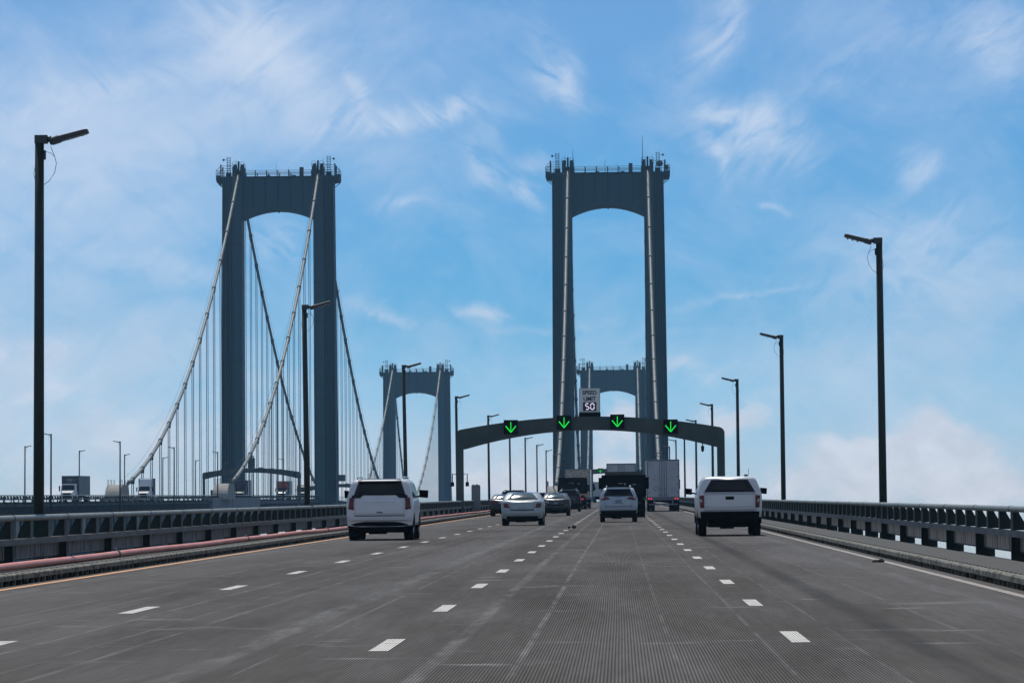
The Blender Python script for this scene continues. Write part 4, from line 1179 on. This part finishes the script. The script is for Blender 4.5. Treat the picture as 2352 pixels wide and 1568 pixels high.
def pickup():
    W, L, H = 2.03, 5.8, 1.88
    rear = [(.62, .06), (.75, .03), (1.0, .03), (1.33, .04), (1.36, .06), (1.6, .12), (1.78, .17), (1.84, .24)]
    top = [(.5, 1.87), (1.2, 1.88), (3.4, 1.88), (4.0, 1.76), (4.4, 1.40), (4.6, 1.30), (5.4, 1.2), (5.7, 1.0), (5.8, .75)]
    c = Car('white_pickup_truck', 3.44, 132.1, 0, 'white pickup truck with a white bed cap in the right lane', 'pickup', W, L, H, rear, top, .55, 1.30, .235, M['white'], .10, rot=R(.2), rad=.10)
    g = c.patch('rear_window', [(-.80, 1.385), (.80, 1.385), (.57, 1.765), (-.57, 1.765)], M['glass'], .012)
    tg = c.patch('tailgate', [(-.80, .78), (.80, .78), (.80, 1.35), (-.80, 1.35)], M['white'], .014)
    c.patch('tailgate_top_edge', [(-.81, 1.352), (.81, 1.352), (.81, 1.372), (-.81, 1.372)], M['trailer'], .03)
    c.patch('upper_crease', [(-.79, 1.300), (.79, 1.300), (.79, 1.312), (-.79, 1.312)], M['trailer'], .018, parent=tg)
    c.patch('lower_crease', [(-.72, .905), (.72, .905), (.74, .925), (-.74, .925)], M['trailer'], .018, parent=tg)
    c.patch('handle_plate', [(-.13, 1.14), (.13, 1.14), (.13, 1.235), (-.13, 1.235)], M['plastic'], .03, parent=tg)
    for sx in (-1, 1):
        q = [(.81*sx, .88), (.93*sx, .90), (.955*sx, 1.26), (.81*sx, 1.28)]
        if sx < 0: q = [q[1], q[0], q[3], q[2]]
        tl = c.patch('tail_light', q, M['tail'], .018)
        q = [(.86*sx, 1.05), (.93*sx, 1.08), (.94*sx, 1.17), (.87*sx, 1.13)]
        if sx < 0: q = [q[1], q[0], q[3], q[2]]
        c.patch('reversing_lamp', q, M['lamp_clear'], .022, parent=tl)
    c.patch('bumper', [(-.90, .47), (.90, .47), (.93, .74), (-.93, .74)], M['plastic'], .10, .2)
    c.side('side_window', [(2.3, 1.36), (3.4, 1.34), (3.3, 1.74), (2.3, 1.76)], M['glass_s']); c.side('cap_window', [(.35, 1.38), (1.9, 1.38), (1.9, 1.74), (.5, 1.74)], M['glass_s'])
    c.side('front_side_window', [(3.5, 1.34), (4.25, 1.34), (3.85, 1.70), (3.45, 1.74)], M['glass'])
    c.wheels(.40, .26, 1.1, 4.75); c.under(.28, .62, .66); c.mirrors(1.41, 4.0, .29, .21, .20)
    m = MB(); m.tube([(-.62, 1.4, .42), (.62, 1.4, .42)], .07, 8); m.tube([(-.14, 1.4, .38), (.14, 1.4, .38)], .15, 10); m.box(-.12, .12, .05, .3, .36, .5); m.build('rear_axle', M['plastic'], c.t)
    m = MB(); m.box(.48, .58, .45, .7, 1.88, 1.93); m.tube([(.66, 2.4, 1.86), (.68, 2.3, 2.12)], .008, 5); m.build('roof_antenna', M['plastic'], c.t)
    return c
pickup()

def sedan(name, X, Y, label, paint, W=1.88, H=1.47, glass=None, lights='silver'):
    L = 4.9
    k = H/1.5
    rear = [(.38*k, .05), (.55*k, .0), (.80*k, .02), (1.0*k, .05), (1.08*k, .09), (1.12*k, .20)]
    top = [(.45, 1.145*k), (.60, 1.165*k), (.78, 1.265*k), (1.05, 1.39*k), (1.42, 1.475*k), (1.9, 1.5*k), (2.6, 1.5*k), (3.0, 1.44*k), (3.5, 1.20*k), (3.8, 1.06*k), (4.5, .95*k), (4.8, .8*k), (4.9, .6*k)]
    c = Car(name, X, Y, 0, label, 'car', W, L, H, rear, top, .30, 1.0*k, .27, paint, .16, rad=.09)
    # rear window lies on the sloping glass between y=.62 and 1.45
    gm = MB(); nx = 8; segs = [(.60, 1.165*k), (.68, 1.22*k), (.85, 1.305*k), (1.05, 1.392*k), (1.38, 1.468*k)]
    hw = [.71, .69, .66, .62, .56]
    for (y, z), h in zip(segs, hw):
        for i in range(nx+1):
            u = -1+2*i/nx; gm.v.append((u*h*W/1.9, y, z+.03-.055*u*u))
    for a in range(4):
        for i in range(nx):
            q = a*(nx+1)+i; gm.f.append((q, q+1, q+nx+2, q+nx+1)); gm.smooth.append(True)
    base = len(gm.v); gm.v += [(x, y, z-.03) for (x, y, z) in gm.v[:base]]
    for a in range(4):
        for i in range(nx):
            q = base+a*(nx+1)+i; gm.f.append((q, q+nx+1, q+nx+2, q+1)); gm.smooth.append(True)
    for i in range(nx):
        gm.f.append((i, base+i, base+i+1, i+1)); gm.smooth.append(False); q = 4*(nx+1)+i; gm.f.append((q, q+1, base+q+1, base+q)); gm.smooth.append(False)
    for a in range(4):
        q = a*(nx+1); gm.f.append((q, q+nx+1, base+q+nx+1, base+q)); gm.smooth.append(False); q += nx; gm.f.append((q, base+q, base+q+nx+1, q+nx+1)); gm.smooth.append(False)
    gm.build('rear_window', glass or M['glass_l'], c.t)
    for sx in (-1, 1):
        q = [(.60*sx, .80*k), (.86*sx, .84*k), (.86*sx, 1.01*k), (.66*sx, 1.0*k)]
        if sx > 0: q = [(.58, .80*k), (.83, .82*k), (.85, 1.0*k), (.66, 1.0*k)]
        else: q = [(-.83, .82*k), (-.58, .80*k), (-.66, 1.0*k), (-.85, 1.0*k)]
        c.patch('tail_light', q, M['tail'], .014)
    lid = c.patch('boot_lid', [(-.52, .70*k), (.52, .70*k), (.60, 1.06*k), (-.60, 1.06*k)], paint, .012)
    c.patch('lid_seam', [(-.54, .68*k), (.54, .68*k), (.54, .70*k), (-.54, .70*k)], M['plastic'], .010)
    c.patch('number_plate', [(-.15, .78*k), (.15, .78*k), (.15, .90*k), (-.15, .90*k)], paint if lights == 'silver' else M['plate'], .02, parent=lid)
    c.patch('bumper', [(-.86, .42*k), (.86, .42*k), (.88, .64*k), (-.88, .64*k)], paint, .03, .06)
    c.patch('lower_valance', [(-.62, .20), (.62, .20), (.70, .41*k), (-.70, .41*k)], M['plastic'], .02, .1)
    c.side('side_window', [(1.0, 1.05*k), (3.2, 1.02*k), (2.85, 1.36*k), (1.5, 1.38*k)], M['glass'])
    c.wheels(.33, .24, .95, 3.85, .02); c.under(.20, .42, .68); c.mirrors(1.05*k, 3.1, .18, .13, .16, paint)
    m = MB(); m.hexa([(-.04, 1.6, H-.01), (.04, 1.6, H-.01), (.03, 1.8, H-.01), (-.03, 1.8, H-.01)], [(-.015, 1.62, H+.06), (.015, 1.62, H+.06), (.012, 1.7, H+.03), (-.012, 1.7, H+.03)]); m.build('roof_fin', M['plastic'], c.t)
    return c
sedan('silver_sedan', -4.39, 188.0, 'pale silver sedan with the sun glinting off its rear window', M['silver'], 1.90, 1.50)
sedan('dark_sedan', -7.75, 280.0, 'dark sedan in the left lane, half hidden by the pale silver sedan', M['navy'], 1.92, 1.47, M['glass_l'], 'dark')
sedan('black_sedan', -4.25, 276.0, 'black sedan with a pale number plate ahead of the pale silver sedan', M['black'], 1.88, 1.5, M['glass_l'], 'dark')

def suv(name, X, Y, label, paint, W, H, rails=True, plate=True, lamp='wide'):
    L = 4.6; k = H/1.70
    rear = [(.50*k, .06), (.60*k, .02), (.85*k, .0), (1.1*k, .03), (1.27*k, .10), (1.45*k, .24), (1.58*k, .34), (1.64*k, .42)]
    top = [(.6, 1.68*k), (1.2, 1.70*k), (2.4, 1.70*k), (2.9, 1.62*k), (3.4, 1.25*k), (3.7, 1.10*k), (4.3, 1.0*k), (4.5, .8*k), (4.6, .6*k)]
    c = Car(name, X, Y, 0, label, 'car', W, L, H, rear, top, .38, 1.12*k, .24, paint, .14, rad=.10)
    c.patch('rear_window', [(-.74*W/1.9, 1.275*k), (.74*W/1.9, 1.275*k), (.58*W/1.9, 1.60*k), (-.58*W/1.9, 1.60*k)], M['glass'], .012)
    c.patch('spoiler', [(-.60, 1.60*k), (.60, 1.60*k), (.58, 1.67*k), (-.58, 1.67*k)], paint, .06, .08)
    for sx in (-1, 1):
        if lamp == 'wide': q = [(.42, 1.13*k), (.86, 1.08*k), (.88, 1.24*k), (.50, 1.22*k)]
        else: q = [(.70, .98*k), (.86, .98*k), (.85, 1.26*k), (.72, 1.26*k)]
        q = [(a*W/1.9, b) for a, b in q]
        if sx < 0: q = [(-q[1][0], q[1][1]), (-q[0][0], q[0][1]), (-q[3][0], q[3][1]), (-q[2][0], q[2][1])]
        tl = c.patch('tail_light', q, M['tail'], .016)
        if lamp == 'wide':
            q = [(.74, 1.16*k), (.86, 1.14*k), (.87, 1.22*k), (.74, 1.22*k)]; q = [(a*W/1.9, b) for a, b in q]
            if sx < 0: q = [(-q[1][0], q[1][1]), (-q[0][0], q[0][1]), (-q[3][0], q[3][1]), (-q[2][0], q[2][1])]
            c.patch('reversing_lamp', q, M['lamp_clear'], .020, parent=tl)
    tg = c.patch('tailgate', [(-.66, .74*k), (.66, .74*k), (.70, 1.08*k), (-.70, 1.08*k)], paint, .010)
    if plate:
        c.patch('plate_recess', [(-.30, .90*k), (.30, .90*k), (.34, 1.16*k), (-.34, 1.16*k)], paint, .016, parent=tg)
        c.patch('number_plate', [(-.16, .94*k), (.16, .94*k), (.16, 1.09*k), (-.16, 1.09*k)], M['plate'], .026, parent=tg)
    c.patch('bumper', [(-.90*W/1.9, .56*k), (.90*W/1.9, .56*k), (.91*W/1.9, .72*k), (-.91*W/1.9, .72*k)], paint, .035, .06)
    c.patch('lower_valance', [(-.80*W/1.9, .28), (.80*W/1.9, .28), (.90*W/1.9, .555*k), (-.90*W/1.9, .555*k)], M['plastic'], .025, .1)
    c.side('side_window', [(.65, 1.2*k), (3.1, 1.16*k), (2.7, 1.54*k), (.9, 1.55*k)], M['glass'])
    c.wheels(.36, .24, .95, 3.6); c.under(.22, .5, .70); c.mirrors(1.2*k, 2.95, .2, .15, .18)
    if rails:
        for sx in (-1, 1):
            m = MB(); x = sx*.58*W/1.9; m.tube([(x, .62, H-.05), (x, .75, H+.07), (x, 2.3, H+.07), (x, 2.5, H-.02)], .03, 6); m.build('roof_rail', M['chrome'], c.t)
    m = MB(); m.box(-.02, .02, .9, 1.05, H-.02, H+.05); m.build('roof_fin', M['plastic'], c.t)
    return c
suv('silver_suv', -.09, 205.6, 'small silver blue sport utility vehicle in the third lane in front of the dump truck', M['bluewhite'], 1.88, 1.70)
suv('black_suv', -4.25, 348.0, 'black sport utility vehicle between the black sedan and the dark box truck', M['black'], 1.95, 1.83, True, False, 'tall')
suv('dark_suv', -8.0, 314.0, 'dark sport utility vehicle with roof rails showing over the dark sedan', M['navy'], 2.0, 1.78, True, False, 'tall')
suv('red_suv', -7.7, 398.0, 'dark red car roof showing behind the pale silver sedan', M['redp'], 1.95, 1.66, False, False, 'tall')
suv('grey_suv', -7.6, 450.0, 'farthest dark car in the left lane, over the black sedan', M['navy'], 1.9, 1.66, False, False, 'tall')

# ---- trucks
def twheel(t, x, y, r, tw, dual, name='wheel'):
    for k in range(2 if dual else 1):
        xx = x-(tw+.05)*k*(1 if x > 0 else -1)
        m = MB(); m.tube([(xx-(tw if x > 0 else 0), y, r), (xx+(0 if x > 0 else tw), y, r)], r, 20); wh = m.build(name, M['tyre'], t)
        if k == 0:
            m = MB(); s_ = 1 if x > 0 else -1; m.tube([(xx-s_*.02, y, r), (xx+s_*.01, y, r)], r*.5, 14); m.build('rim', M['trailer_fr'], wh)

def trailer(name, X, Y, label, body, doors, W=2.6, H=4.12, L=15.0, floor=1.12, marks=False, rods=True, tractor=True, up=0.0, side=None):
    t = empty(name, (X, Y, RZ(Y, up)), label, 'truck', 'vehicles on the near road' if up == 0 else 'vehicles on the left bridge', (GR, 0, 0))
    h = W/2
    m = MB(); m.box(-h, h, .06, L, floor, H); b = m.build('cargo_box', side or body, t)
    m = MB()
    m.box(-h-.01, h+.01, 0, .12, H-.10, H+.01); m.box(-h-.01, -h+.07, 0, .12, floor-.05, H-.10); m.box(h-.07, h+.01, 0, .12, floor-.05, H-.10); m.box(-h-.01, h+.01, 0, .14, floor-.22, floor+.04)
    m.build('rear_frame', M['trailer_fr'], t)
    for sx in (-1, 1):
        m = MB(); xa, xb = sorted((sx*.015, sx*(h-.075))); m.box(xa, xb, .02, .058, floor+.045, H-.105); d = m.build('rear_door', doors, t)
        if rods:
            m = MB()
            for q in (.10, .26): m.tube([(sx*q, .0, floor+.06), (sx*q, .0, H-.12)], .018, 6)
            m.box(sx*.08, sx*.30, -.02, .0, floor+.62, floor+.67); m.box(sx*.05, sx*.46, -.035, -.02, floor+.20, floor+.235)
            m.build('lock_rod', M['trailer_fr'], d)
            m = MB()
            for z in (.35, 1.0, 1.6, 2.6): m.box(sx*(h-.24), sx*(h-.09), .0, .019, floor+z, floor+z+.05)
            m.build('hinge', M['trailer_fr'], d)
        if marks:
            m = MB()
            for (dx, dz) in ((0, .14), (-.16, -.12), (.16, -.12), (0, -.0)): m.tube([(sx*.62+dx, .005, 2.66+dz), (sx*.62+dx, .019, 2.66+dz)], .035 if dz else .02, 8)
            m.build('vent_marks', M['trailer_fr'], d)
    if marks:
        m = MB(); c = (-.58, 1.82); r = .22
        for (a, b_) in (((0, r), (r, 0)), ((r, 0), (0, -r)), ((0, -r), (-r, 0)), ((-r, 0), (0, r))):
            m.tube([(c[0]+a[0], .012, c[1]+a[1]), (c[0]+b_[0], .012, c[1]+b_[1])], .012, 4)
        m.build('placard_holder', M['trailer_fr'], t)
        m = MB()
        for (a, b_, c_, d_) in ((.62, .94, 1.60, 1.615), (.62, .94, 1.865, 1.88), (.62, .635, 1.616, 1.864), (.925, .94, 1.616, 1.864), (.66, .90, 1.70, 1.71), (.66, .90, 1.76, 1.77)): m.box(a, b_, .005, .019, c_, d_)
        m.build('notice_frame', M['trailer_fr'], t)
    for sx in (-1, 1):
        for q in (.78, .96): 
            m = MB(); m.tube([(sx*(h-1.12+q)+0, -.02, floor-.10), (sx*(h-1.12+q), .0, floor-.10)], .055, 10); m.build('tail_light', M['tail_on'] if marks else M['tail'], t)
    m = MB(); m.box(-h+.15, h-.15, .05, .15, .50, .62); m.box(-.8, -.7, .05, .15, .62, floor-.22); m.box(.7, .8, .05, .15, .62, floor-.22); m.build('underride_bar', M['trailer_fr'], t)
    m = MB(); m.box(-.55, .55, .2, L-.3, floor-.25, floor-.02); m.box(-.9, .9, .6, 3.0, .75, floor-.25); m.build('chassis', M['plastic'], t)
    for sx in (-1, 1):
        m = MB(); m.box(sx*(h-.62), sx*(h-.02), .30, .32, .25, floor-.22); m.build('mud_flap', M['plastic'], t)
        for y in (.95, 2.2): twheel(t, sx*(h-.02), y, .50, .27, True)
    if tractor:
        m = MB(); m.box(-1.15, 1.15, L+.6, L+4.0, .9, 3.0); m.box(-1.0, 1.0, L+4.0, L+5.8, .8, 2.0); m.prism([(L+.6, 3.0), (L+3.6, 3.0), (L+1.0, 3.9), (L+.6, 3.9)], 'x', -1.1, 1.1); m.build('tractor_cab', body, t)
        for sx in (-1, 1):
            twheel(t, sx*1.2, L+.2-1.6, .5, .27, True); twheel(t, sx*1.2, L+4.8, .5, .28, False)
            m = MB(); m.box(sx*1.45, sx*1.62, L+3.4, L+3.55, 1.8, 2.6); m.tube([(sx*1.15, L+3.5, 2.5), (sx*1.5, L+3.5, 2.5)], .03, 5); m.build('wing_mirror', M['plastic'], t)
    return t
tR = trailer('semi_trailer', 3.43, 335.0, 'white semi trailer with closed doors and red lamps in the right lane', M['trailer'], M['trailer'], marks=True)
tM = trailer('semi_trailer', .11, 372.0, 'grey white semi trailer whose top shows over the black dump truck', M['trailer'], M['trailer'])
tP = trailer('semi_trailer', -4.35, 430.0, 'polished steel semi trailer with glinting quilted doors', M['polished'], M['polished'], W=2.6, H=4.05, rods=False)
tB = trailer('box_truck', -3.95, 800.0, 'small pale truck far ahead between the two trailers', M['trailer'], M['trailer'], H=3.9, L=8, rods=False)
m = MB(); m.box(-1.05, -.75, -.03, .018, 2.4, 3.0); m.build('rear_hatch', M['plastic'], tB)

def dump(name, X, Y, label, W, H, strip, floor=1.25):
    t = empty(name, (X, Y, RZ(Y)), label, 'truck', 'vehicles on the near road', (GR, 0, 0)); h = W/2
    m = MB(); m.hexa([(-h, .1, floor), (h, .1, floor), (h, 6.2, floor), (-h, 6.2, floor)], [(-h, 0, H), (h, 0, H), (h, 6.2, H), (-h, 6.2, H)]); m.build('dump_body', M['plastic'], t)
    m = MB()
    for x in (-h-.02, h-.10): m.box(x, x+.12, -.08, .02, floor-.1, H+.04)
    for k in range(6):
        for x in (-h-.06, h+.001): m.box(x, x+.06, .5+k, .62+k, floor, H)
    m.box(-h-.04, h+.04, -.10, .04, H+.001, H+.10); m.build('body_frame', M['dark'], t)
    m = MB(); m.box(-h+.12, h-.12, -.05, -.001, floor+.1, H-.06); tg = m.build('tailgate', M['plastic'], t)
    m = MB(); m.box(-.35, -.05, -.058, -.051, H-.42, H-.38); m.box(.02, .10, -.058, -.051, H-.5, H-.38); m.box(.5, .72, -.058, -.051, H-.5, H-.45); m.build('small_markings', M['stain'], tg)
    if strip: m = MB(); m.box(-.1, h-.05, -.10, -.02, floor-.28, floor-.04); m.box(-h+.1, h-.1, -.08, .05, floor-.34, floor-.28); m.build('tan_strip', M['tan'], t)
    m = MB(); m.box(-h+.1, h-.1, .1, 6.0, .62, floor); m.box(-h+.2, h-.2, -.02, .1, .55, .95); m.build('chassis', M['plastic'], t)
    m = MB(); m.box(-1.15, 1.15, 6.6, 8.4, 1.0, 2.75); m.box(-1.05, 1.05, 8.4, 10, 1.0, 2.0); m.build('cab', M['black'], t)
    for sx in (-1, 1):
        for q in (.35, .55):
            m = MB(); m.tube([(sx*(h-q), -.06, .85 if not strip else floor-.55), (sx*(h-q), -.02, .85 if not strip else floor-.55)], .06, 8); m.build('tail_light', M['tail_on'] if strip else M['tail'], t)
        for y in (.9, 2.3): twheel(t, sx*(h-.02), y, .52, .27, True)
        twheel(t, sx*(h-.05), 8.8, .52, .28, False)
        m = MB(); m.box(sx*(h+.05), sx*(h+.26), 7.5, 7.6, 1.7, 2.4); m.tube([(sx*1.1, 7.55, 2.3), (sx*(h+.15), 7.55, 2.3)], .03, 5); m.build('wing_mirror', M['plastic'], t)
        m = MB(); m.box(sx*(h-.6), sx*(h-.03), .2, .22, .3, 1.0); m.build('mud_flap', M['plastic'], t)
    return t
dump('dump_truck', .22, 250.0, 'black dump truck directly ahead of the small silver blue car', 2.56, 2.42, False)
dump('dump_truck', -4.55, 402.0, 'dark box truck with a tan strip over red lamps in the second lane', 2.6, 2.95, True, 1.55)

def oncoming(name, X, Y, label, cabm, boxm, boxs, W=2.6, H=4.05, L=13.5, cabH=2.9, fairing=True, marks=None, hoodL=1.9):
    """truck driving towards the viewer on the left bridge; front at y=0"""
    t = empty(name, (X, Y, RZ(Y, 1.0)), label, 'truck', 'vehicles on the left bridge', (GR, 0, 0)); h = W/2; y0 = hoodL+2.6
    m = MB(); m.box(-h, h, y0+.02, y0+L, 1.15, H); b = m.build('cargo_box', boxs, t)
    m = MB(); m.box(-h, h, y0, y0+.018, 1.15, H); m.build('box_front', boxm, b)
    m = MB(); m.box(-h-.03, h+.03, y0+.02, y0+L, H+.002, H+.08); m.box(-h-.03, -h+.03, y0-.03, y0+.06, 1.1, H); m.box(h-.03, h+.03, y0-.03, y0+.06, 1.1, H); m.build('box_frame', M['trailer_fr'], t)
    if marks:
        m = MB(); m.box(-.55, .35, y0-.02, y0-.002, H-.62, H-.45); m.box(.62, .75, y0-.02, y0-.002, H-.62, H-.45); m.box(-.3, .2, y0-.02, y0-.002, H-.86, H-.80); m.build('faded_marks', marks, b)
    m = MB()
    m.hexa([(-1.15, hoodL, .7), (1.15, hoodL, .7), (1.15, hoodL+2.3, .7), (-1.15, hoodL+2.3, .7)], [(-1.12, hoodL, 1.95), (1.12, hoodL, 1.95), (1.12, hoodL+2.3, 1.95), (-1.12, hoodL+2.3, 1.95)])
    m.hexa([(-1.12, hoodL, 1.95), (1.12, hoodL, 1.95), (1.12, hoodL+2.3, 1.95), (-1.12, hoodL+2.3, 1.95)], [(-1.0, hoodL+.35, cabH), (1.0, hoodL+.35, cabH), (1.05, hoodL+2.3, cabH), (-1.05, hoodL+2.3, cabH)])
    m.hexa([(-1.05, 0.05, .6), (1.05, .05, .6), (1.1, hoodL-.001, .6), (-1.1, hoodL-.001, .6)], [(-.75, .15, 1.55), (.75, .15, 1.55), (1.0, hoodL-.001, 1.93), (-1.0, hoodL-.001, 1.93)])
    if fairing: m.hexa([(-1.0, hoodL+.5, cabH+.001), (1.0, hoodL+.5, cabH+.001), (1.1, y0-.15, cabH+.001), (-1.1, y0-.15, cabH+.001)], [(-.85, hoodL+1.3, H-.1), (.85, hoodL+1.3, H-.1), (1.1, y0-.15, H), (-1.1, y0-.15, H)])
    cb = m.build('cab', cabm, t)
    m = MB(); m.hexa([(-.98, hoodL-.02, 1.99), (.98, hoodL-.02, 1.99), (.98, hoodL+.03, 1.99), (-.98, hoodL+.03, 1.99)], [(-.90, hoodL+.27, 2.72), (.90, hoodL+.27, 2.72), (.90, hoodL+.33, 2.72), (-.90, hoodL+.33, 2.72)]); m.build('windscreen', M['glass'], cb)
    m = MB(); m.box(-.55, .55, .02, .10, .75, 1.5); m.build('grille', M['plastic'], cb)
    m = MB(); m.box(-1.15, 1.15, -.05, .25, .4, .72); m.build('bumper', M['chrome'], t)
    m = MB(); m.box(-.5, .5, hoodL+2, y0+L-.2, .8, 1.12); m.build('chassis', M['plastic'], t)
    if fairing: m = MB(); m.hexa([(-.5, hoodL+.75, cabH+.30), (.5, hoodL+.75, cabH+.30), (.5, hoodL+.9, cabH+.30), (-.5, hoodL+.9, cabH+.30)], [(-.45, hoodL+.95, cabH+.5), (.45, hoodL+.95, cabH+.5), (.45, hoodL+1.1, cabH+.5), (-.45, hoodL+1.1, cabH+.5)]); m.build('roof_vent', M['plastic'], cb)
    for sx in (-1, 1):
        m = MB(); m.box(sx*1.28, sx*1.48, hoodL+.3, hoodL+.4, 1.8, 2.6); m.tube([(sx*1.05, hoodL+.35, 2.5), (sx*1.4, hoodL+.35, 2.5)], .03, 5); m.build('wing_mirror', M['plastic'], t)
        m = MB(); m.box(sx*.72, sx*1.0, .05, .2, 1.0, 1.25); m.build('headlight', M['lamp_clear'], t)
        twheel(t, sx*1.18, 1.3, .5, .28, False)
        for y in (y0+.5, y0+L-2.4, y0+L-1.1): twheel(t, sx*1.2, y, .5, .27, True)
    return t
oncoming('container_truck', CL-5.4, 633.0, 'white cabbed truck with a black container front on the left bridge', M['white'], M['contain'], M['contain_s'], marks=M['stain'], fairing=False)
oncoming('semi_truck', CL-5.4, 735.0, 'white semi truck with a roof fairing right of the far cable housing', M['white'], M['trailer'], M['girder_l'], L=3.2)
oncoming('box_truck', CL+1.8, 842.0, 'truck with a dark purple box front behind the left bridge lamp post', M['contain'], M['purple'], M['trailer'], L=9, fairing=False)
oncoming('box_truck', CL+5.2, 905.0, 'truck with an orange box front and white side near the left tower', M['blue'], M['orange'], M['trailer'], L=9, fairing=False, cabH=2.2, hoodL=1.0)
oncoming('semi_truck', CL+5.2, 960.0, 'dark truck farthest along the left bridge, near the right tower leg', M['contain'], M['contain'], M['contain_s'], L=7, H=3.2)

# ------------------------------------------------------------------ haze
hz = MB(); hz.box(-1550, 1550, -200, 3150, -1, 143.5)
hm = bpy.data.materials.new('haze_air'); hm.use_nodes = True
N = hm.node_tree.nodes; N.clear(); o_ = N.new('ShaderNodeOutputMaterial'); pv = N.new('ShaderNodeVolumePrincipled')
pv.inputs['Color'].default_value = (.34, .64, .95, 1); pv.inputs['Density'].default_value = .000078; pv.inputs['Anisotropy'].default_value = .2
hm.node_tree.links.new(pv.outputs[0], o_.inputs['Volume'])
tag(hz.build('haze', hm), kind='stuff')
